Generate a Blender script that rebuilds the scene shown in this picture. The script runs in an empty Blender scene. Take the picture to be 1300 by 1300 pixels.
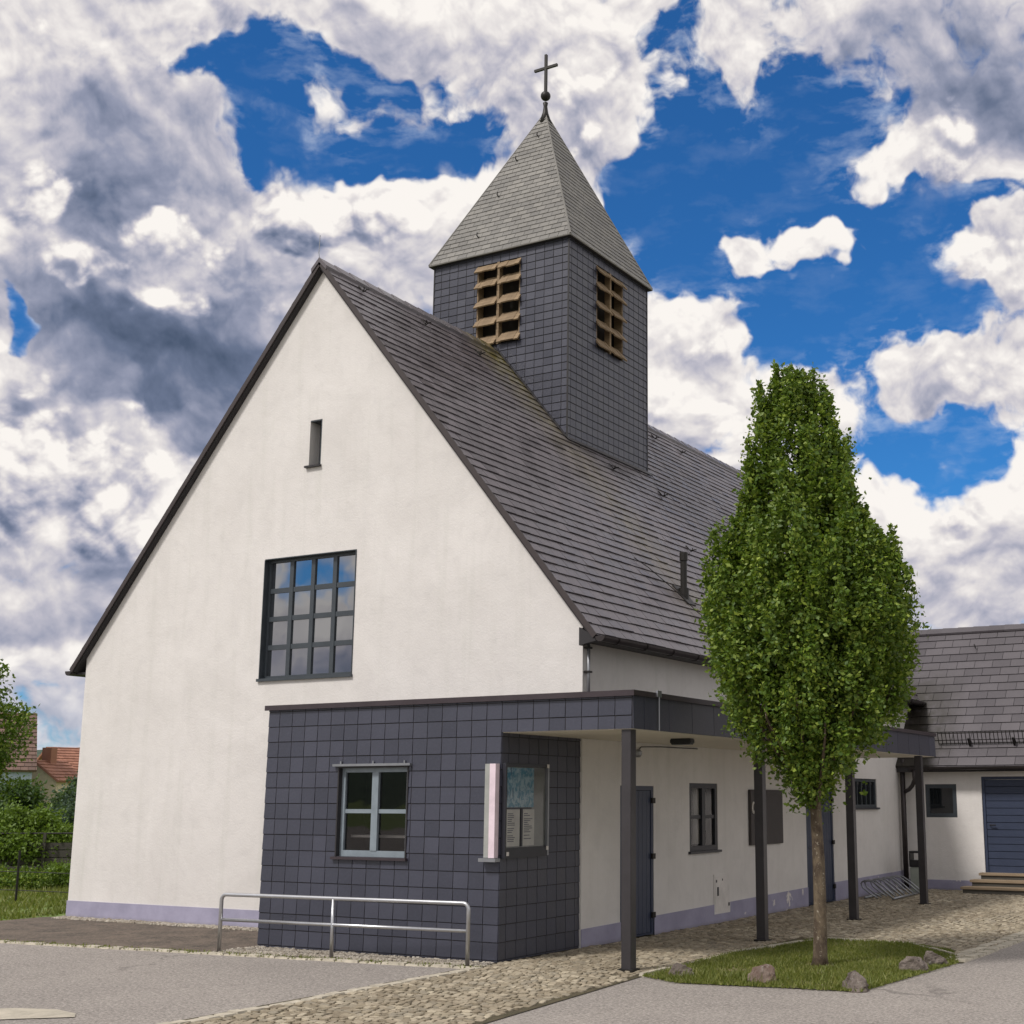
import bpy, bmesh, math, random
import numpy as np
from mathutils import Vector, Matrix, noise as mnoise
rad = math.radians
scene = bpy.context.scene
C = scene.collection

# ------------------------------------------------------------------ camera
cam = bpy.data.objects.new('camera', bpy.data.cameras.new('camera')); C.objects.link(cam)
cam.location = (18.862, -15.26, 1.875)
cam.rotation_euler = (math.pi/2 + 0.195, 0.0, 0.505)
cam.data.sensor_width = 36; cam.data.lens = 47.25
cam.data.shift_x = -0.1171; cam.data.shift_y = 0.0213
cam.data.clip_start = 0.1; cam.data.clip_end = 4000
scene.camera = cam

# ------------------------------------------------------------------ exposure
scene.view_settings.view_transform = 'Standard'
scene.view_settings.look = 'None'
scene.view_settings.exposure = 0.80
scene.view_settings.gamma = 1.0
scene.render.resolution_x = 1024; scene.render.resolution_y = 1024

# ------------------------------------------------------------------ node helper
class NT:
    def __init__(s, tree): s.t = tree; s.n = tree.nodes; s.l = tree.links
    def new(s, typ, inputs=None, **kw):
        n = s.n.new(typ)
        for k, v in kw.items(): setattr(n, k, v)
        for k, v in (inputs or {}).items(): s.set(n.inputs[k], v)
        return n
    def set(s, sock, v):
        if isinstance(v, bpy.types.NodeSocket): s.l.new(v, sock)
        else:
            if hasattr(sock.default_value, '__len__') and len(sock.default_value) == 4 and len(v) == 3: v = (*v, 1)
            sock.default_value = v
    def math(s, op, a, b=None, c=None, clamp=False):
        n = s.n.new('ShaderNodeMath'); n.operation = op; n.use_clamp = clamp
        s.set(n.inputs[0], a)
        if b is not None: s.set(n.inputs[1], b)
        if c is not None: s.set(n.inputs[2], c)
        return n.outputs[0]
    def vec(s, op, a, b=None, c=None, out=0):
        n = s.n.new('ShaderNodeVectorMath'); n.operation = op
        s.set(n.inputs[0], a)
        if b is not None:
            s.set(n.inputs['Scale'] if op == 'SCALE' else n.inputs[1], b)
        if c is not None: s.set(n.inputs[2], c)
        return n.outputs['Value'] if op in ('LENGTH', 'DOT_PRODUCT') else n.outputs[0]
    def noise(s, vec, scale, detail=4, rough=.5, dist=0, out='Fac'):
        n = s.new('ShaderNodeTexNoise', {'Scale': scale, 'Detail': detail, 'Roughness': rough, 'Distortion': dist})
        if vec is not None: s.l.new(vec, n.inputs['Vector'])
        return n.outputs[out]
    def ramp(s, fac, stops, interp='LINEAR'):
        n = s.n.new('ShaderNodeValToRGB'); cr = n.color_ramp; cr.interpolation = interp
        while len(cr.elements) < len(stops): cr.elements.new(.5)
        for e, (p, c) in zip(cr.elements, stops):
            e.position = p; e.color = (*c, 1) if hasattr(c, '__len__') else (c, c, c, 1)
        s.set(n.inputs[0], fac); return n.outputs[0]
    def mix(s, fac, a, b, mode='MIX'):
        n = s.n.new('ShaderNodeMix'); n.data_type = 'RGBA'; n.blend_type = mode
        s.set(n.inputs[0], fac); s.set(n.inputs[6], a); s.set(n.inputs[7], b)
        return n.outputs[2]
    def mr(s, v, a, b, c=0., d=1., interp='LINEAR'):
        n = s.n.new('ShaderNodeMapRange'); n.interpolation_type = interp
        s.set(n.inputs[0], v)
        for i, x in enumerate((a, b, c, d)): s.set(n.inputs[i+1], x)
        return n.outputs[0]

# ------------------------------------------------------------------ world: Nishita sky with broken cumulus
# SKY TABLES BEGIN
CLOUD_COVER=[(-47.25, 30.48, 3.54, 0.88, 1.5), (-46.44, 28.71, 2.32, 0.68, -2.3), (-45.04, 28.06, 2.3, 1.08, -2.3), (-43.43, 26.92, 2.36, 0.95, -2.0), (-41.32, 26.11, 3.4, 0.81, -2.5), (-37.49, 26.86, 2.36, 1.15, -2.4), (-42.35, 29.19, 1.94, 0.81, -1.2), (-44.67, 30.25, 1.49, 0.88, -1.8), (-40.23, 28.94, 1.55, 0.75, -1.6), (-36.28, 28.16, 1.35, 1.02, -0.8), (-33.05, 29.21, 3.5, 2.71, 1.6), (-29.94, 28.36, 1.62, 2.71, 1.7), (-31.25, 31.06, 3.56, 2.03, 0.8), (-41.02, 30.5, 2.75, 0.75, 0.8), (-26.11, 29.26, 2.33, 2.03, -1.9), (-23.26, 26.09, 4.91, 2.54, -3.2), (-26.34, 23.97, 2.23, 2.71, -3.0), (-21.96, 20.78, 4.17, 2.1, -3.0), (-18.09, 22.35, 3.48, 2.37, -3.0), (-15.63, 20.1, 2.17, 1.63, -1.8), (-18.41, 27.52, 2.1, 1.86, -2.2), (-21.04, 28.76, 1.74, 1.53, -1.2), (-27.58, 26.35, 1.89, 1.69, -1.6), (-13.55, 24.63, 2.8, 0.81, -2.4), (-15.96, 24.08, 2.04, 0.95, -1.4), (-28.0, 31.97, 1.12, 1.29, -1.8), (-18.04, 14.72, 2.45, 1.15, -2.9), (-19.31, 16.91, 1.59, 1.08, -1.7), (-13.75, 14.65, 1.93, 0.81, -1.7), (-24.1, 19.06, 1.79, 1.02, -1.8), (-16.08, 13.8, 1.92, 0.68, -1.7), (-13.83, 19.48, 2.34, 0.81, -1.6), (-12.53, 16.33, 0.92, 0.61, -0.8), (-55.03, 18.31, 0.64, 1.22, -4.0), (-52.1, 22.82, 0.74, 0.47, 0), (-24.03, 23.21, 1.48, 0.58, 3.6), (-20.5, 23.29, 1.55, 0.81, 4.6), (-22.28, 22.41, 1.83, 0.41, 2.2), (-16.28, 16.92, 2.83, 0.95, 2.0), (-13.6, 17.54, 2.84, 1.42, 1.8), (-12.87, 21.92, 2.27, 1.69, 2.8), (-26.55, 19.59, 1.98, 1.53, 2.2), (-27.26, 17.12, 2.84, 2.03, 1.6), (-22.04, 17.35, 2.13, 0.88, 2.0), (-16.89, 26.33, 2.65, 1.53, 1.4), (-23.03, 20.17, 0.51, 0.27, 1.5), (-14.76, 27.35, 3.43, 2.03, 1.4), (-24.25, 31.0, 2.37, 1.22, 1.0), (-51.23, 23.55, 9.24, 7.46, 0.7), (-49.76, 16.67, 7.78, 5.08, 0.8), (-51.48, 7.75, 6.84, 5.42, 0.3), (-40.32, 23.23, 4.06, 2.37, 1.0), (-14.94, 10.15, 4.82, 3.05, 0.7), (-137, 9.6, 6, 1.5, -0.8), (-138, 5.5, 8, 2.2, 1.5)]
CLOUD_SHADE=[(-50.13, 25.51, 5.63, 3.39, 0.75), (-45.5, 24.77, 2.99, 2.71, 0.45), (-53.32, 26.16, 2.27, 2.03, 0.25), (-47.61, 17.2, 6.03, 2.54, 0.95), (-50.77, 17.8, 3.92, 2.03, 0.5), (-53.73, 20.76, 2.54, 2.03, 0.65), (-52.85, 14.0, 1.92, 1.08, 0.85), (-54.61, 14.27, 0.98, 2.03, 0.8), (-49.51, 8.96, 3.09, 1.42, 0.7), (-52.65, 7.99, 3.42, 0.95, 0.6), (-52.93, 11.37, 1.38, 1.02, 0.5), (-13.22, 30.15, 6.66, 2.71, 0.75), (-15.02, 28.88, 4.26, 1.69, 0.45), (-14.76, 10.47, 3.79, 2.71, 0.35), (-52.34, 4.03, 2.72, 1.36, 0.6), (-52.98, 1.6, 2.03, 0.68, 0.4), (-42.81, 18.58, 4.29, 2.03, 0.55), (-53.97, 23.4, 1.85, 1.36, 0.4), (-46.3, 21.74, 2.19, 1.02, 0.4), (-11.66, 27.89, 2.3, 1.36, 0.4), (-39.25, 30.66, 3.15, 1.36, 0.25), (-53.66, 29.66, 2.34, 0.68, 0.25), (-13.98, 16.6, 2.12, 0.68, 0.3), (-47.99, 22.78, 2.21, 1.53, -0.5), (-49.67, 19.64, 3.6, 0.95, -0.4), (-51.18, 11.52, 5.19, 3.22, -0.45), (-40.38, 24.49, 5.21, 2.03, -0.35), (-47.78, 28.67, 3.48, 1.02, -0.45), (-53.57, 28.69, 2.32, 1.36, -0.3), (-54.51, 22.72, 1.47, 1.36, -0.5), (-54.98, 21.46, 1.46, 1.36, -0.3), (-32.72, 31.02, 6.33, 2.03, -0.1), (-26.92, 16.46, 3.18, 2.03, -0.45), (-15.47, 12.79, 5.56, 1.69, -0.45), (-23.25, 26.72, 2.28, 2.03, 0), (-52.55, 6.77, 4.1, 0.47, -0.35), (-16.51, 26.91, 2.28, 1.36, -0.3), (-13.82, 13.35, 2.79, 1.02, -0.3), (-53.34, 16.26, 2.47, 1.69, -0.3), (-20.49, 23.45, 2.22, 1.02, -0.35), (-14.06, 21.4, 2.18, 1.69, -0.2), (-139, 5.0, 3, 1.2, 0.7)]
CLOUD_HEAPS=[(-47.97, 22.48, 2.75, 1.69, 1.0), (-54.48, 22.43, 1.83, 1.42, 1.0), (-49.67, 19.64, 3.96, 0.88, 0.8), (-52.13, 19.63, 2.16, 0.81, 0.7), (-51.03, 13.41, 4.53, 2.03, 0.9), (-53.86, 15.58, 2.11, 1.69, 0.6), (-50.82, 10.61, 3.1, 2.03, 0.8), (-40.02, 24.2, 4.46, 1.76, 1.0), (-43.15, 24.86, 2.24, 1.69, 0.7), (-50.13, 29.31, 3.5, 0.88, 0.6), (-52.55, 6.77, 3.41, 0.61, 0.5), (-26.72, 19.43, 1.8, 1.69, 1.0), (-26.57, 15.79, 2.47, 1.36, 0.7), (-16.46, 12.67, 2.78, 1.15, 1.0), (-14.22, 11.75, 2.77, 1.36, 0.6), (-12.88, 21.61, 2.01, 1.63, 0.9), (-15.19, 25.72, 2.63, 1.36, 0.7), (-13.62, 17.22, 2.13, 1.19, 0.6), (-20.49, 23.38, 1.29, 0.68, 0.6), (-31.58, 28.34, 2.31, 2.03, 0.5)]
# SKY TABLES END
# --- cloud field (numpy): directions in, cloud cover and brightness out
def lattice(ix, iy, seed):
    h = (ix.astype(np.int64)*374761393+iy.astype(np.int64)*668265263+seed*1442695041) & 0xffffffff
    h = ((h ^ (h >> 13))*1274126177) & 0xffffffff
    return ((h ^ (h >> 16)) & 0xffff).astype(np.float32)*(2*math.pi/65536)
def gnoise(x, y, seed):
    x0 = np.floor(x); y0 = np.floor(y); fx = (x-x0).astype(np.float32); fy = (y-y0).astype(np.float32)
    ix = x0.astype(np.int32); iy = y0.astype(np.int32)
    u = fx*fx*fx*(fx*(fx*6-15)+10); v = fy*fy*fy*(fy*(fy*6-15)+10)
    def g(dx, dy):
        a = lattice(ix+dx, iy+dy, seed); return np.cos(a)*(fx-dx)+np.sin(a)*(fy-dy)
    a = g(0, 0); b = g(1, 0); c = g(0, 1); d = g(1, 1)
    t = a+(b-a)*u; return (t+((c+(d-c)*u)-t)*v)*1.5
def fbm(x, y, seed, octv=6, gain=.5, f=1., billow=False):
    s = 0; a = 1; k = 0
    for o in range(octv):
        q = gnoise(x*f+o*17.3, y*f-o*9.1, seed+o)
        s = s+a*((np.abs(q)*2-.55) if billow else q); k += a; a *= gain; f *= 2.03
    return s/k
def clouds(AZ, EL, px):
    """AZ, EL: 2-D arrays in degrees on a regular grid with px degrees per sample, EL increasing with the row"""
    X = AZ*.94; Y = EL
    w1x = fbm(X, Y, 11, 4, .5, .13); w1y = fbm(X, Y, 31, 4, .5, .13)
    w2x = fbm(X, Y, 51, 3, .5, .75); w2y = fbm(X, Y, 71, 3, .5, .75)
    A = AZ+w1x*3.6+w2x*.75; E = EL+w1y*3.0+w2y*.75
    def field(tab):
        s = np.zeros_like(AZ)
        for a, e, ra, re, amp in tab:
            d = ((A-a)/ra)**2+((E-e)/re)**2; m = d < 6
            s[m] += amp*np.exp(-d[m]*1.0)
        return s
    Xw = X+w1x*1.5+w2x*.12; Yw = Y+w1y*1.5+w2y*.12
    puff = fbm(Xw, Yw*1.12, 3, 7, .47, .20, True)
    soft = fbm(Xw, Yw*1.3, 101, 7, .56, .16)
    fine = fbm(Xw+w2x*.5, Yw+w2y*.5, 131, 5, .6, 1.3)
    B = field(CLOUD_COVER)
    h = .66+B*.60+puff*.95+soft*.75+fine*.44
    edge = np.clip((h+.16)/.66, 0, 1); cover = edge*edge*(3-2*edge)
    thin = fbm(X*.6+Y*.5+w1x, Y*1.6-X*.25+w1y*1.5, 171, 6, .62, .5)
    wisp = np.clip((thin+.02)*1.7, 0, 1)*np.clip((h+1.1)/1.0, .12, 1)*.62
    # light from above, slightly from the right: optical depth towards it
    H = np.clip(h, 0, 1.6); depth = np.zeros_like(H); k0 = 0
    for i, s in enumerate((.35, .8, 1.6, 3.0)):
        dy = int(round(s/px)); dx = int(round(.25*s/px))
        depth += np.roll(np.roll(H, -dy, 0), -dx, 1)*(.5, .6, .7, .6)[i]
    def relief(F, s):
        d = max(1, int(round(s/px))); return F-np.roll(np.roll(F, -d, 0), -max(1, d//4), 1)
    pf = fbm(Xw+3.1, Yw*1.1+7.7, 211, 6, .55, .34, True)
    r = relief(puff, .35)*.60+relief(puff, 1.1)*.42+relief(pf, .5)*.30+relief(soft, .8)*.35+relief(fine, .12)*.10
    sh = field(CLOUD_SHADE)
    calm = 1-.45*np.clip(sh, 0, 1.2)
    lum = .98-.085*depth+r*.50*calm-sh*.48+pf*.09+soft*.13
    # nearer cumulus heaps in front of the grey deck: crisp sunlit tops, shaded feet
    F = field(CLOUD_HEAPS)
    pb = fbm(X+w1x*.8+20, Y*1.15+w1y*.8, 301, 6, .50, .24, True); ps = fbm(X+w1x, Y, 331, 4, .5, .12)
    g = F+pb*.95+ps*.7-.42
    e2 = np.clip((g+.06)/.55, 0, 1); c2 = e2*e2*(3-2*e2)
    G = np.clip(g, 0, 1.3); d2 = 0
    for s_, wt in ((.4, .5), (.9, .7), (1.8, .8)): d2 = d2+np.roll(np.roll(G, -int(round(s_/px)), 0), -int(round(.3*s_/px)), 1)*wt
    r2 = relief(pb, .4)*.75+relief(pb, 1.2)*.35+relief(fine, .12)*.08
    lum2 = .92-.24*d2+r2*1.0+ps*.1
    lum = lum*(1-c2)+lum2*c2; cover = np.maximum(cover, c2*np.clip(F*2.2-.35, 0, 1))
    return cover, wisp, np.clip(lum, 0, 1.15)
CLOUD_RAMP = [(0.0, (.06, .085, .14)), (.22, (.12, .15, .23)), (.45, (.25, .27, .36)), (.65, (.44, .43, .49)), (.82, (.63, .60, .60)), (1.0, (.80, .765, .73))]

SUN_AZ, SUN_EL = -158.0, 50.0      # compass azimuth from +Y towards +X, elevation
world = bpy.data.worlds.new('World'); scene.world = world; world.use_nodes = True
w = NT(world.node_tree); w.n.clear()
sky = w.new('ShaderNodeTexSky', sky_type='NISHITA', sun_disc=False)
sky.sun_elevation = rad(SUN_EL); sky.sun_rotation = rad(SUN_AZ); sky.air_density = 1.0; sky.dust_density = .4; sky.ozone_density = 2.5
geo = w.new('ShaderNodeTexCoord'); D = w.vec('NORMALIZE', geo.outputs['Generated'])
sep = w.new('ShaderNodeSeparateXYZ', {0: D})
az = w.math('MULTIPLY', w.math('ARCTAN2', sep.outputs[0], sep.outputs[1]), 57.2958)
el = w.math('MULTIPLY', w.math('ARCSINE', sep.outputs[2]), 57.2958)
def cloud_map(name, a0, a1, e0, e1, px):
    nx, ny = int(round((a1-a0)/px)), int(round((e1-e0)/px))
    AZ, EL = np.meshgrid((a0+(np.arange(nx)+.5)*px).astype(np.float32), (e0+(np.arange(ny)+.5)*px).astype(np.float32))
    c, wi, l = clouds(AZ, EL, px)
    buf = np.ones((ny, nx, 4), np.float32); buf[..., 0] = c; buf[..., 1] = wi; buf[..., 2] = l
    im = bpy.data.images.new(name, nx, ny, float_buffer=True, is_data=True); im.pixels.foreach_set(buf.ravel()); im.update()
    uv = w.new('ShaderNodeCombineXYZ', {0: w.mr(az, a0, a1), 1: w.mr(el, e0, e1)}).outputs[0]
    t = w.new('ShaderNodeTexImage', {'Vector': uv}, interpolation='Linear', extension='EXTEND'); t.image = im
    return t.outputs[0]
front = cloud_map('cloud_field_near', -75, 15, -2, 48, .045)
rest = cloud_map('cloud_field_all', -180, 180, -2, 90, .25)
inside_ = w.math('MULTIPLY', w.math('MULTIPLY', w.mr(az, -75, -71), w.mr(az, 11, 15, 1, 0)), w.mr(el, 44, 48, 1, 0))
sc = w.new('ShaderNodeSeparateColor', {0: w.mix(inside_, rest, front)})
cover, wisp, lum = sc.outputs[0], sc.outputs[1], sc.outputs[2]
cloud = w.ramp(lum, CLOUD_RAMP)
blue = w.mix(1.0, sky.outputs[0], (.22, .68, 1.14), 'MULTIPLY')
blue = w.vec('SCALE', blue, .57)
cl = w.vec('SCALE', cloud, 6.9)
blue = w.mix(wisp, blue, w.vec('SCALE', (.55, .62, .74), 6.4))
horizon = w.mr(el, 0., 6., .45, 0.)
cl = w.mix(horizon, cl, (4.4, 4.7, 5.1))
col = w.mix(cover, blue, cl)
bg = w.new('ShaderNodeBackground', {'Color': col, 'Strength': .1})
wo = w.new('ShaderNodeOutputWorld', {'Surface': bg.outputs[0]})

# ------------------------------------------------------------------ sun (veiled by cloud: soft)
sl = bpy.data.lights.new('sun', 'SUN'); sl.energy = 1.6; sl.angle = rad(10); sl.color = (1.0, .95, .90)
sun = bpy.data.objects.new('sun', sl); C.objects.link(sun)
sd = Vector((math.sin(rad(SUN_AZ))*math.cos(rad(SUN_EL)), math.cos(rad(SUN_AZ))*math.cos(rad(SUN_EL)), math.sin(rad(SUN_EL))))
sun.rotation_euler = sd.to_track_quat('Z', 'Y').to_euler(); sun.location = (0, -20, 30)

# ------------------------------------------------------------------ materials
MATS = {}
def mat(name):
    m = bpy.data.materials.new(name); m.use_nodes = True
    n = NT(m.node_tree); b = n.n['Principled BSDF']; MATS[name] = m
    return m, n, b
def pos(n): return n.new('ShaderNodeNewGeometry').outputs['Position']
def bump(n, b, h, strength=.3, dist=.02):
    bp = n.new('ShaderNodeBump', {'Height': h, 'Strength': strength, 'Distance': dist}); n.l.new(bp.outputs[0], b.inputs['Normal'])
def simple(name, col, rough=.6, metal=0., var=.12, scale=6., bumps=0.):
    m, n, b = mat(name); p = pos(n)
    f = n.noise(p, scale, 5, .6)
    c = n.mix(n.mr(f, .3, .7), tuple(x*(1-var) for x in col), tuple(min(1, x*(1+var)) for x in col))
    n.set(b.inputs['Base Color'], c); b.inputs['Roughness'].default_value = rough; b.inputs['Metallic'].default_value = metal
    if bumps: bump(n, b, n.noise(p, 60, 4, .6), bumps, .004)
    return m
def plaster(name, a, bcol):
    m, n, b = mat(name); p = pos(n)
    f = n.noise(p, .8, 7, .65, .6); g = n.noise(p, 3.5, 6, .65, .4)
    c = n.mix(n.mr(f, .32, .68), a, bcol)
    c = n.mix(n.mr(g, .50, .75, 0, .42), c, tuple(x*.78 for x in a))
    # rain streaks
    st = n.noise(n.vec('MULTIPLY', p, (5.5, 5.5, .35)), 1.0, 5, .6)
    c = n.mix(n.mr(st, .52, .80, 0, .42), c, (a[0]*.74, a[1]*.76, a[2]*.72))
    n.set(b.inputs['Base Color'], c); b.inputs['Roughness'].default_value = .9
    h = n.math('ADD', n.math('MULTIPLY', n.noise(p, 2.0, 7, .6, .15), 1.0), n.math('MULTIPLY', n.noise(p, 30, 4, .75), .42))
    bump(n, b, h, .5, .022)
    return m
plaster('plaster', (.735, .71, .685), (.655, .63, .605))
def painted_plinth():
    m, n, b = mat('plinth_paint'); p = pos(n)
    c = n.mix(n.mr(n.noise(p, 2.5, 5, .6), .35, .65), (.36, .345, .46), (.29, .28, .38))
    chip = n.math('MULTIPLY', n.mr(n.noise(p, 2.1, 6, .65), .635, .66), n.mr(n.new('ShaderNodeSeparateXYZ', {0: p}).outputs[1], 2.5, 4, 0, 1))
    c = n.mix(chip, c, (.70, .66, .62))
    c = n.mix(n.mr(n.new('ShaderNodeSeparateXYZ', {0: p}).outputs[2], .0, .07, .5, 0), c, (.2, .18, .15))
    n.set(b.inputs['Base Color'], c); b.inputs['Roughness'].default_value = .85; bump(n, b, n.noise(p, 40, 4, .6), .3, .01)
painted_plinth()
def tiles(name, dark, light, rough, moss=False, stain=False, spec=.5):
    m, n, b = mat(name); g = n.new('ShaderNodeNewGeometry'); p = g.outputs['Position']
    r = g.outputs['Random Per Island']
    c = n.mix(r, dark, light)
    c = n.mix(n.mr(n.noise(p, 1.1, 5, .6), .35, .7, 0, .45), c, tuple(x*.8 for x in dark))
    c = n.mix(n.mr(n.noise(p, 28, 4, .7), .5, .8, 0, .35), c, tuple(x*1.35 for x in light))
    s = n.new('ShaderNodeSeparateXYZ', {0: p})
    if moss:
        dx = n.math('SUBTRACT', s.outputs[1], 4.55)
        near = n.math('MULTIPLY', n.mr(n.math('ABSOLUTE', dx), .1, 1.1, 1, 0), n.mr(s.outputs[0], 5.0, 6.6, 1, .35))
        k = n.math('MULTIPLY', near, n.mr(n.noise(p, 5, 6, .7), .3, .6), clamp=True)
        c = n.mix(n.math('MULTIPLY', k, .95), c, (.15, .125, .02))
        lich = n.mr(n.noise(p, 9, 6, .75), .66, .74, 0, .35)
        c = n.mix(lich, c, (.30, .29, .24))
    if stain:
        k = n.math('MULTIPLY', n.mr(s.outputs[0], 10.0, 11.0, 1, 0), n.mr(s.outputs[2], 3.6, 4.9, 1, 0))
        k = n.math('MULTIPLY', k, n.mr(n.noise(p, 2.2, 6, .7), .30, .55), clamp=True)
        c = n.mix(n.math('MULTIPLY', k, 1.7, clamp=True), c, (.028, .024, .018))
    n.set(b.inputs['Base Color'], c)
    n.set(b.inputs['Roughness'], n.mr(r, 0, 1, rough-.07, rough+.08)); b.inputs['Specular IOR Level'].default_value = spec
    bump(n, b, n.noise(p, 35, 5, .65), .35, .006)
tiles('roof_tiles', (.082, .072, .080), (.148, .130, .142), .36, moss=True)
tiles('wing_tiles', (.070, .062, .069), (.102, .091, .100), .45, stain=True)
tiles('spire_tiles', (.13, .125, .115), (.235, .225, .205), .55)
tiles('slate_blue', (.042, .0445, .063), (.058, .061, .087), .38)
simple('roof_underlay', (.03, .028, .03), .9)
simple('dark_trim', (.022, .02, .022), .5, var=.2)
simple('verge_brown', (.04, .03, .03), .6)
simple('coping', (.055, .042, .048), .42, .3)
simple('soffit', (.72, .68, .58), .8, var=.04)
simple('dark_frame', (.045, .055, .065), .4)
simple('black_frame', (.02, .022, .03), .4)
simple('pale_frame', (.22, .262, .295), .4)
simple('reveal', (.62, .58, .55), .9)
simple('blue_door', (.035, .047, .085), .45, var=.08)
bark_dark = None
simple('brown_panel', (.045, .038, .038), .5)
simple('post_steel', (.052, .048, .052), .42, .35)
simple('steel', (.52, .53, .55), .32, .85, var=.08)
simple('galvanised', (.30, .31, .33), .4, .7)
simple('gutter_metal', (.045, .038, .038), .4, .5)
simple('white_plastic', (.7, .68, .66), .4)
simple('paint_white', (.66, .63, .60), .6)
simple('pink_paper', (.72, .60, .66), .6)
simple('paper', (.70, .69, .64), .7)
simple('ink', (.10, .11, .14), .7)
simple('grey_board', (.33, .34, .32), .7)
simple('bin_green', (.30, .33, .29), .5)
simple('black_plastic', (.012, .012, .014), .4)
simple('stone_edge', (.44, .40, .32), .9, var=.25, scale=9, bumps=.5)
simple('interior', (.03, .026, .022), .9)
simple('curtain', (.55, .53, .48), .9)
simple('iron', (.02, .018, .016), .5, .4)
def wood(name, a, b2):
    m, n, b = mat(name); p = pos(n)
    f = n.noise(n.vec('MULTIPLY', p, (3, 3, 40)), 1, 5, .6)
    g = n.new('ShaderNodeNewGeometry').outputs['Random Per Island']
    c = n.mix(n.mr(f, .3, .7), a, b2); c = n.mix(n.math('MULTIPLY', g, .4), c, tuple(x*.5 for x in a))
    n.set(b.inputs['Base Color'], c); b.inputs['Roughness'].default_value = .75; bump(n, b, f, .3, .004)
wood('louvre_wood', (.20, .135, .075), (.36, .26, .155))
wood('step_wood', (.26, .19, .12), (.36, .28, .19))
wood('old_wood', (.055, .05, .04), (.10, .09, .075))
def poster():
    m, n, b = mat('poster_blue'); p = pos(n)
    f = n.noise(p, 14, 6, .7, .6)
    st = n.noise(n.vec('MULTIPLY', p, (1, 26, 4)), 1, 3, .6)
    c = n.mix(n.mr(f, .42, .56), (.12, .36, .50), (.50, .68, .74))
    c = n.mix(n.mr(st, .58, .64, 0, .8), c, (.02, .12, .24))
    n.set(b.inputs['Base Color'], c); b.inputs['Roughness'].default_value = .5
poster()
def glass(name, refl, tint, rough=.02, trans=0.):
    m, n, b = mat(name)
    gl = n.new('ShaderNodeBsdfGlossy', {'Color': (.62, .62, .64, 1), 'Roughness': rough})
    if trans: base = n.new('ShaderNodeBsdfTransparent', {'Color': (*tint, 1)})
    else: base = n.new('ShaderNodeBsdfDiffuse', {'Color': (*tint, 1)})
    fr = n.new('ShaderNodeFresnel', {'IOR': 1.5})
    p = pos(n)
    nb = n.new('ShaderNodeBump', {'Height': n.noise(p, 1.3, 2, .5), 'Strength': .12, 'Distance': .02}); n.l.new(nb.outputs[0], gl.inputs['Normal'])
    k = n.math('ADD', fr.outputs[0], refl, clamp=True)
    mx = n.new('ShaderNodeMixShader', {0: k, 1: base.outputs[0], 2: gl.outputs[0]})
    n.l.new(mx.outputs[0], n.n['Material Output'].inputs['Surface'])
glass('glass_church', .42, (.02, .025, .03), .015)
glass('glass_dark', .06, (.012, .014, .016), .02)
glass('glass_room', .05, (.75, .75, .75), .02, 1)
glass('glass_case', .02, (.95, .95, .95), .02, 1)
def asphalt():
    m, n, b = mat('asphalt'); p = pos(n)
    f = n.noise(p, .5, 6, .6, .5); sp = n.noise(p, 34, 5, .85); v = n.new('ShaderNodeTexVoronoi', {'Vector': p, 'Scale': 75.}).outputs['Color']
    c = n.mix(n.mr(f, .3, .7), (.30, .272, .245), (.215, .195, .178))
    c = n.mix(n.mr(sp, .50, .62, 0, .75), c, (.52, .475, .43))
    c = n.mix(n.mr(sp, .36, .48, .8, 0), c, (.06, .05, .05))
    c = n.mix(n.math('MULTIPLY', n.new('ShaderNodeSeparateXYZ', {0: v}).outputs[0], .25), c, (.30, .27, .24))
    big = n.noise(p, 1.7, 5, .7, 1.5)
    c = n.mix(n.mr(big, .62, .72, 0, .45), c, (.10, .085, .08))
    cr = n.new('ShaderNodeTexVoronoi', {'Vector': n.vec('MULTIPLY_ADD', n.noise(p, 1.5, 4, .6, 0, 'Color'), (.9, .9, 0), p), 'Scale': .25}, feature='DISTANCE_TO_EDGE').outputs['Distance']
    crack = n.math('MULTIPLY', n.mr(cr, .003, .008, .4, 0), n.mr(n.noise(p, .45, 3, .5), .5, .6))
    c = n.mix(crack, c, (.05, .042, .04))
    n.set(b.inputs['Base Color'], c); b.inputs['Roughness'].default_value = .9
    bump(n, b, n.noise(p, 75, 4, .8), .6, .012)
asphalt()
def grounds(name, a, b2, c3, scale=3., fine=40.):
    m, n, b = mat(name); p = pos(n)
    c = n.mix(n.mr(n.noise(p, scale, 6, .65, .5), .35, .65), a, b2)
    c = n.mix(n.mr(n.noise(p, fine, 4, .7), .45, .7, 0, .7), c, c3)
    n.set(b.inputs['Base Color'], c); b.inputs['Roughness'].default_value = .95
    bump(n, b, n.noise(p, fine, 5, .75), .6, .02)
grounds('joint_sand', (.10, .078, .045), (.06, .048, .028), (.05, .058, .018))
grounds('dark_path', (.13, .10, .078), (.05, .04, .032), (.22, .18, .14), 2.2, 22)
grounds('concrete_patch', (.52, .47, .38), (.33, .30, .24), (.5, .46, .38), 3, 30)
grounds('soil_grass', (.09, .11, .025), (.17, .14, .06), (.24, .19, .11), 5, 45)
grounds('lawn', (.10, .17, .03), (.15, .22, .05), (.18, .17, .06), .35, 8)
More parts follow.
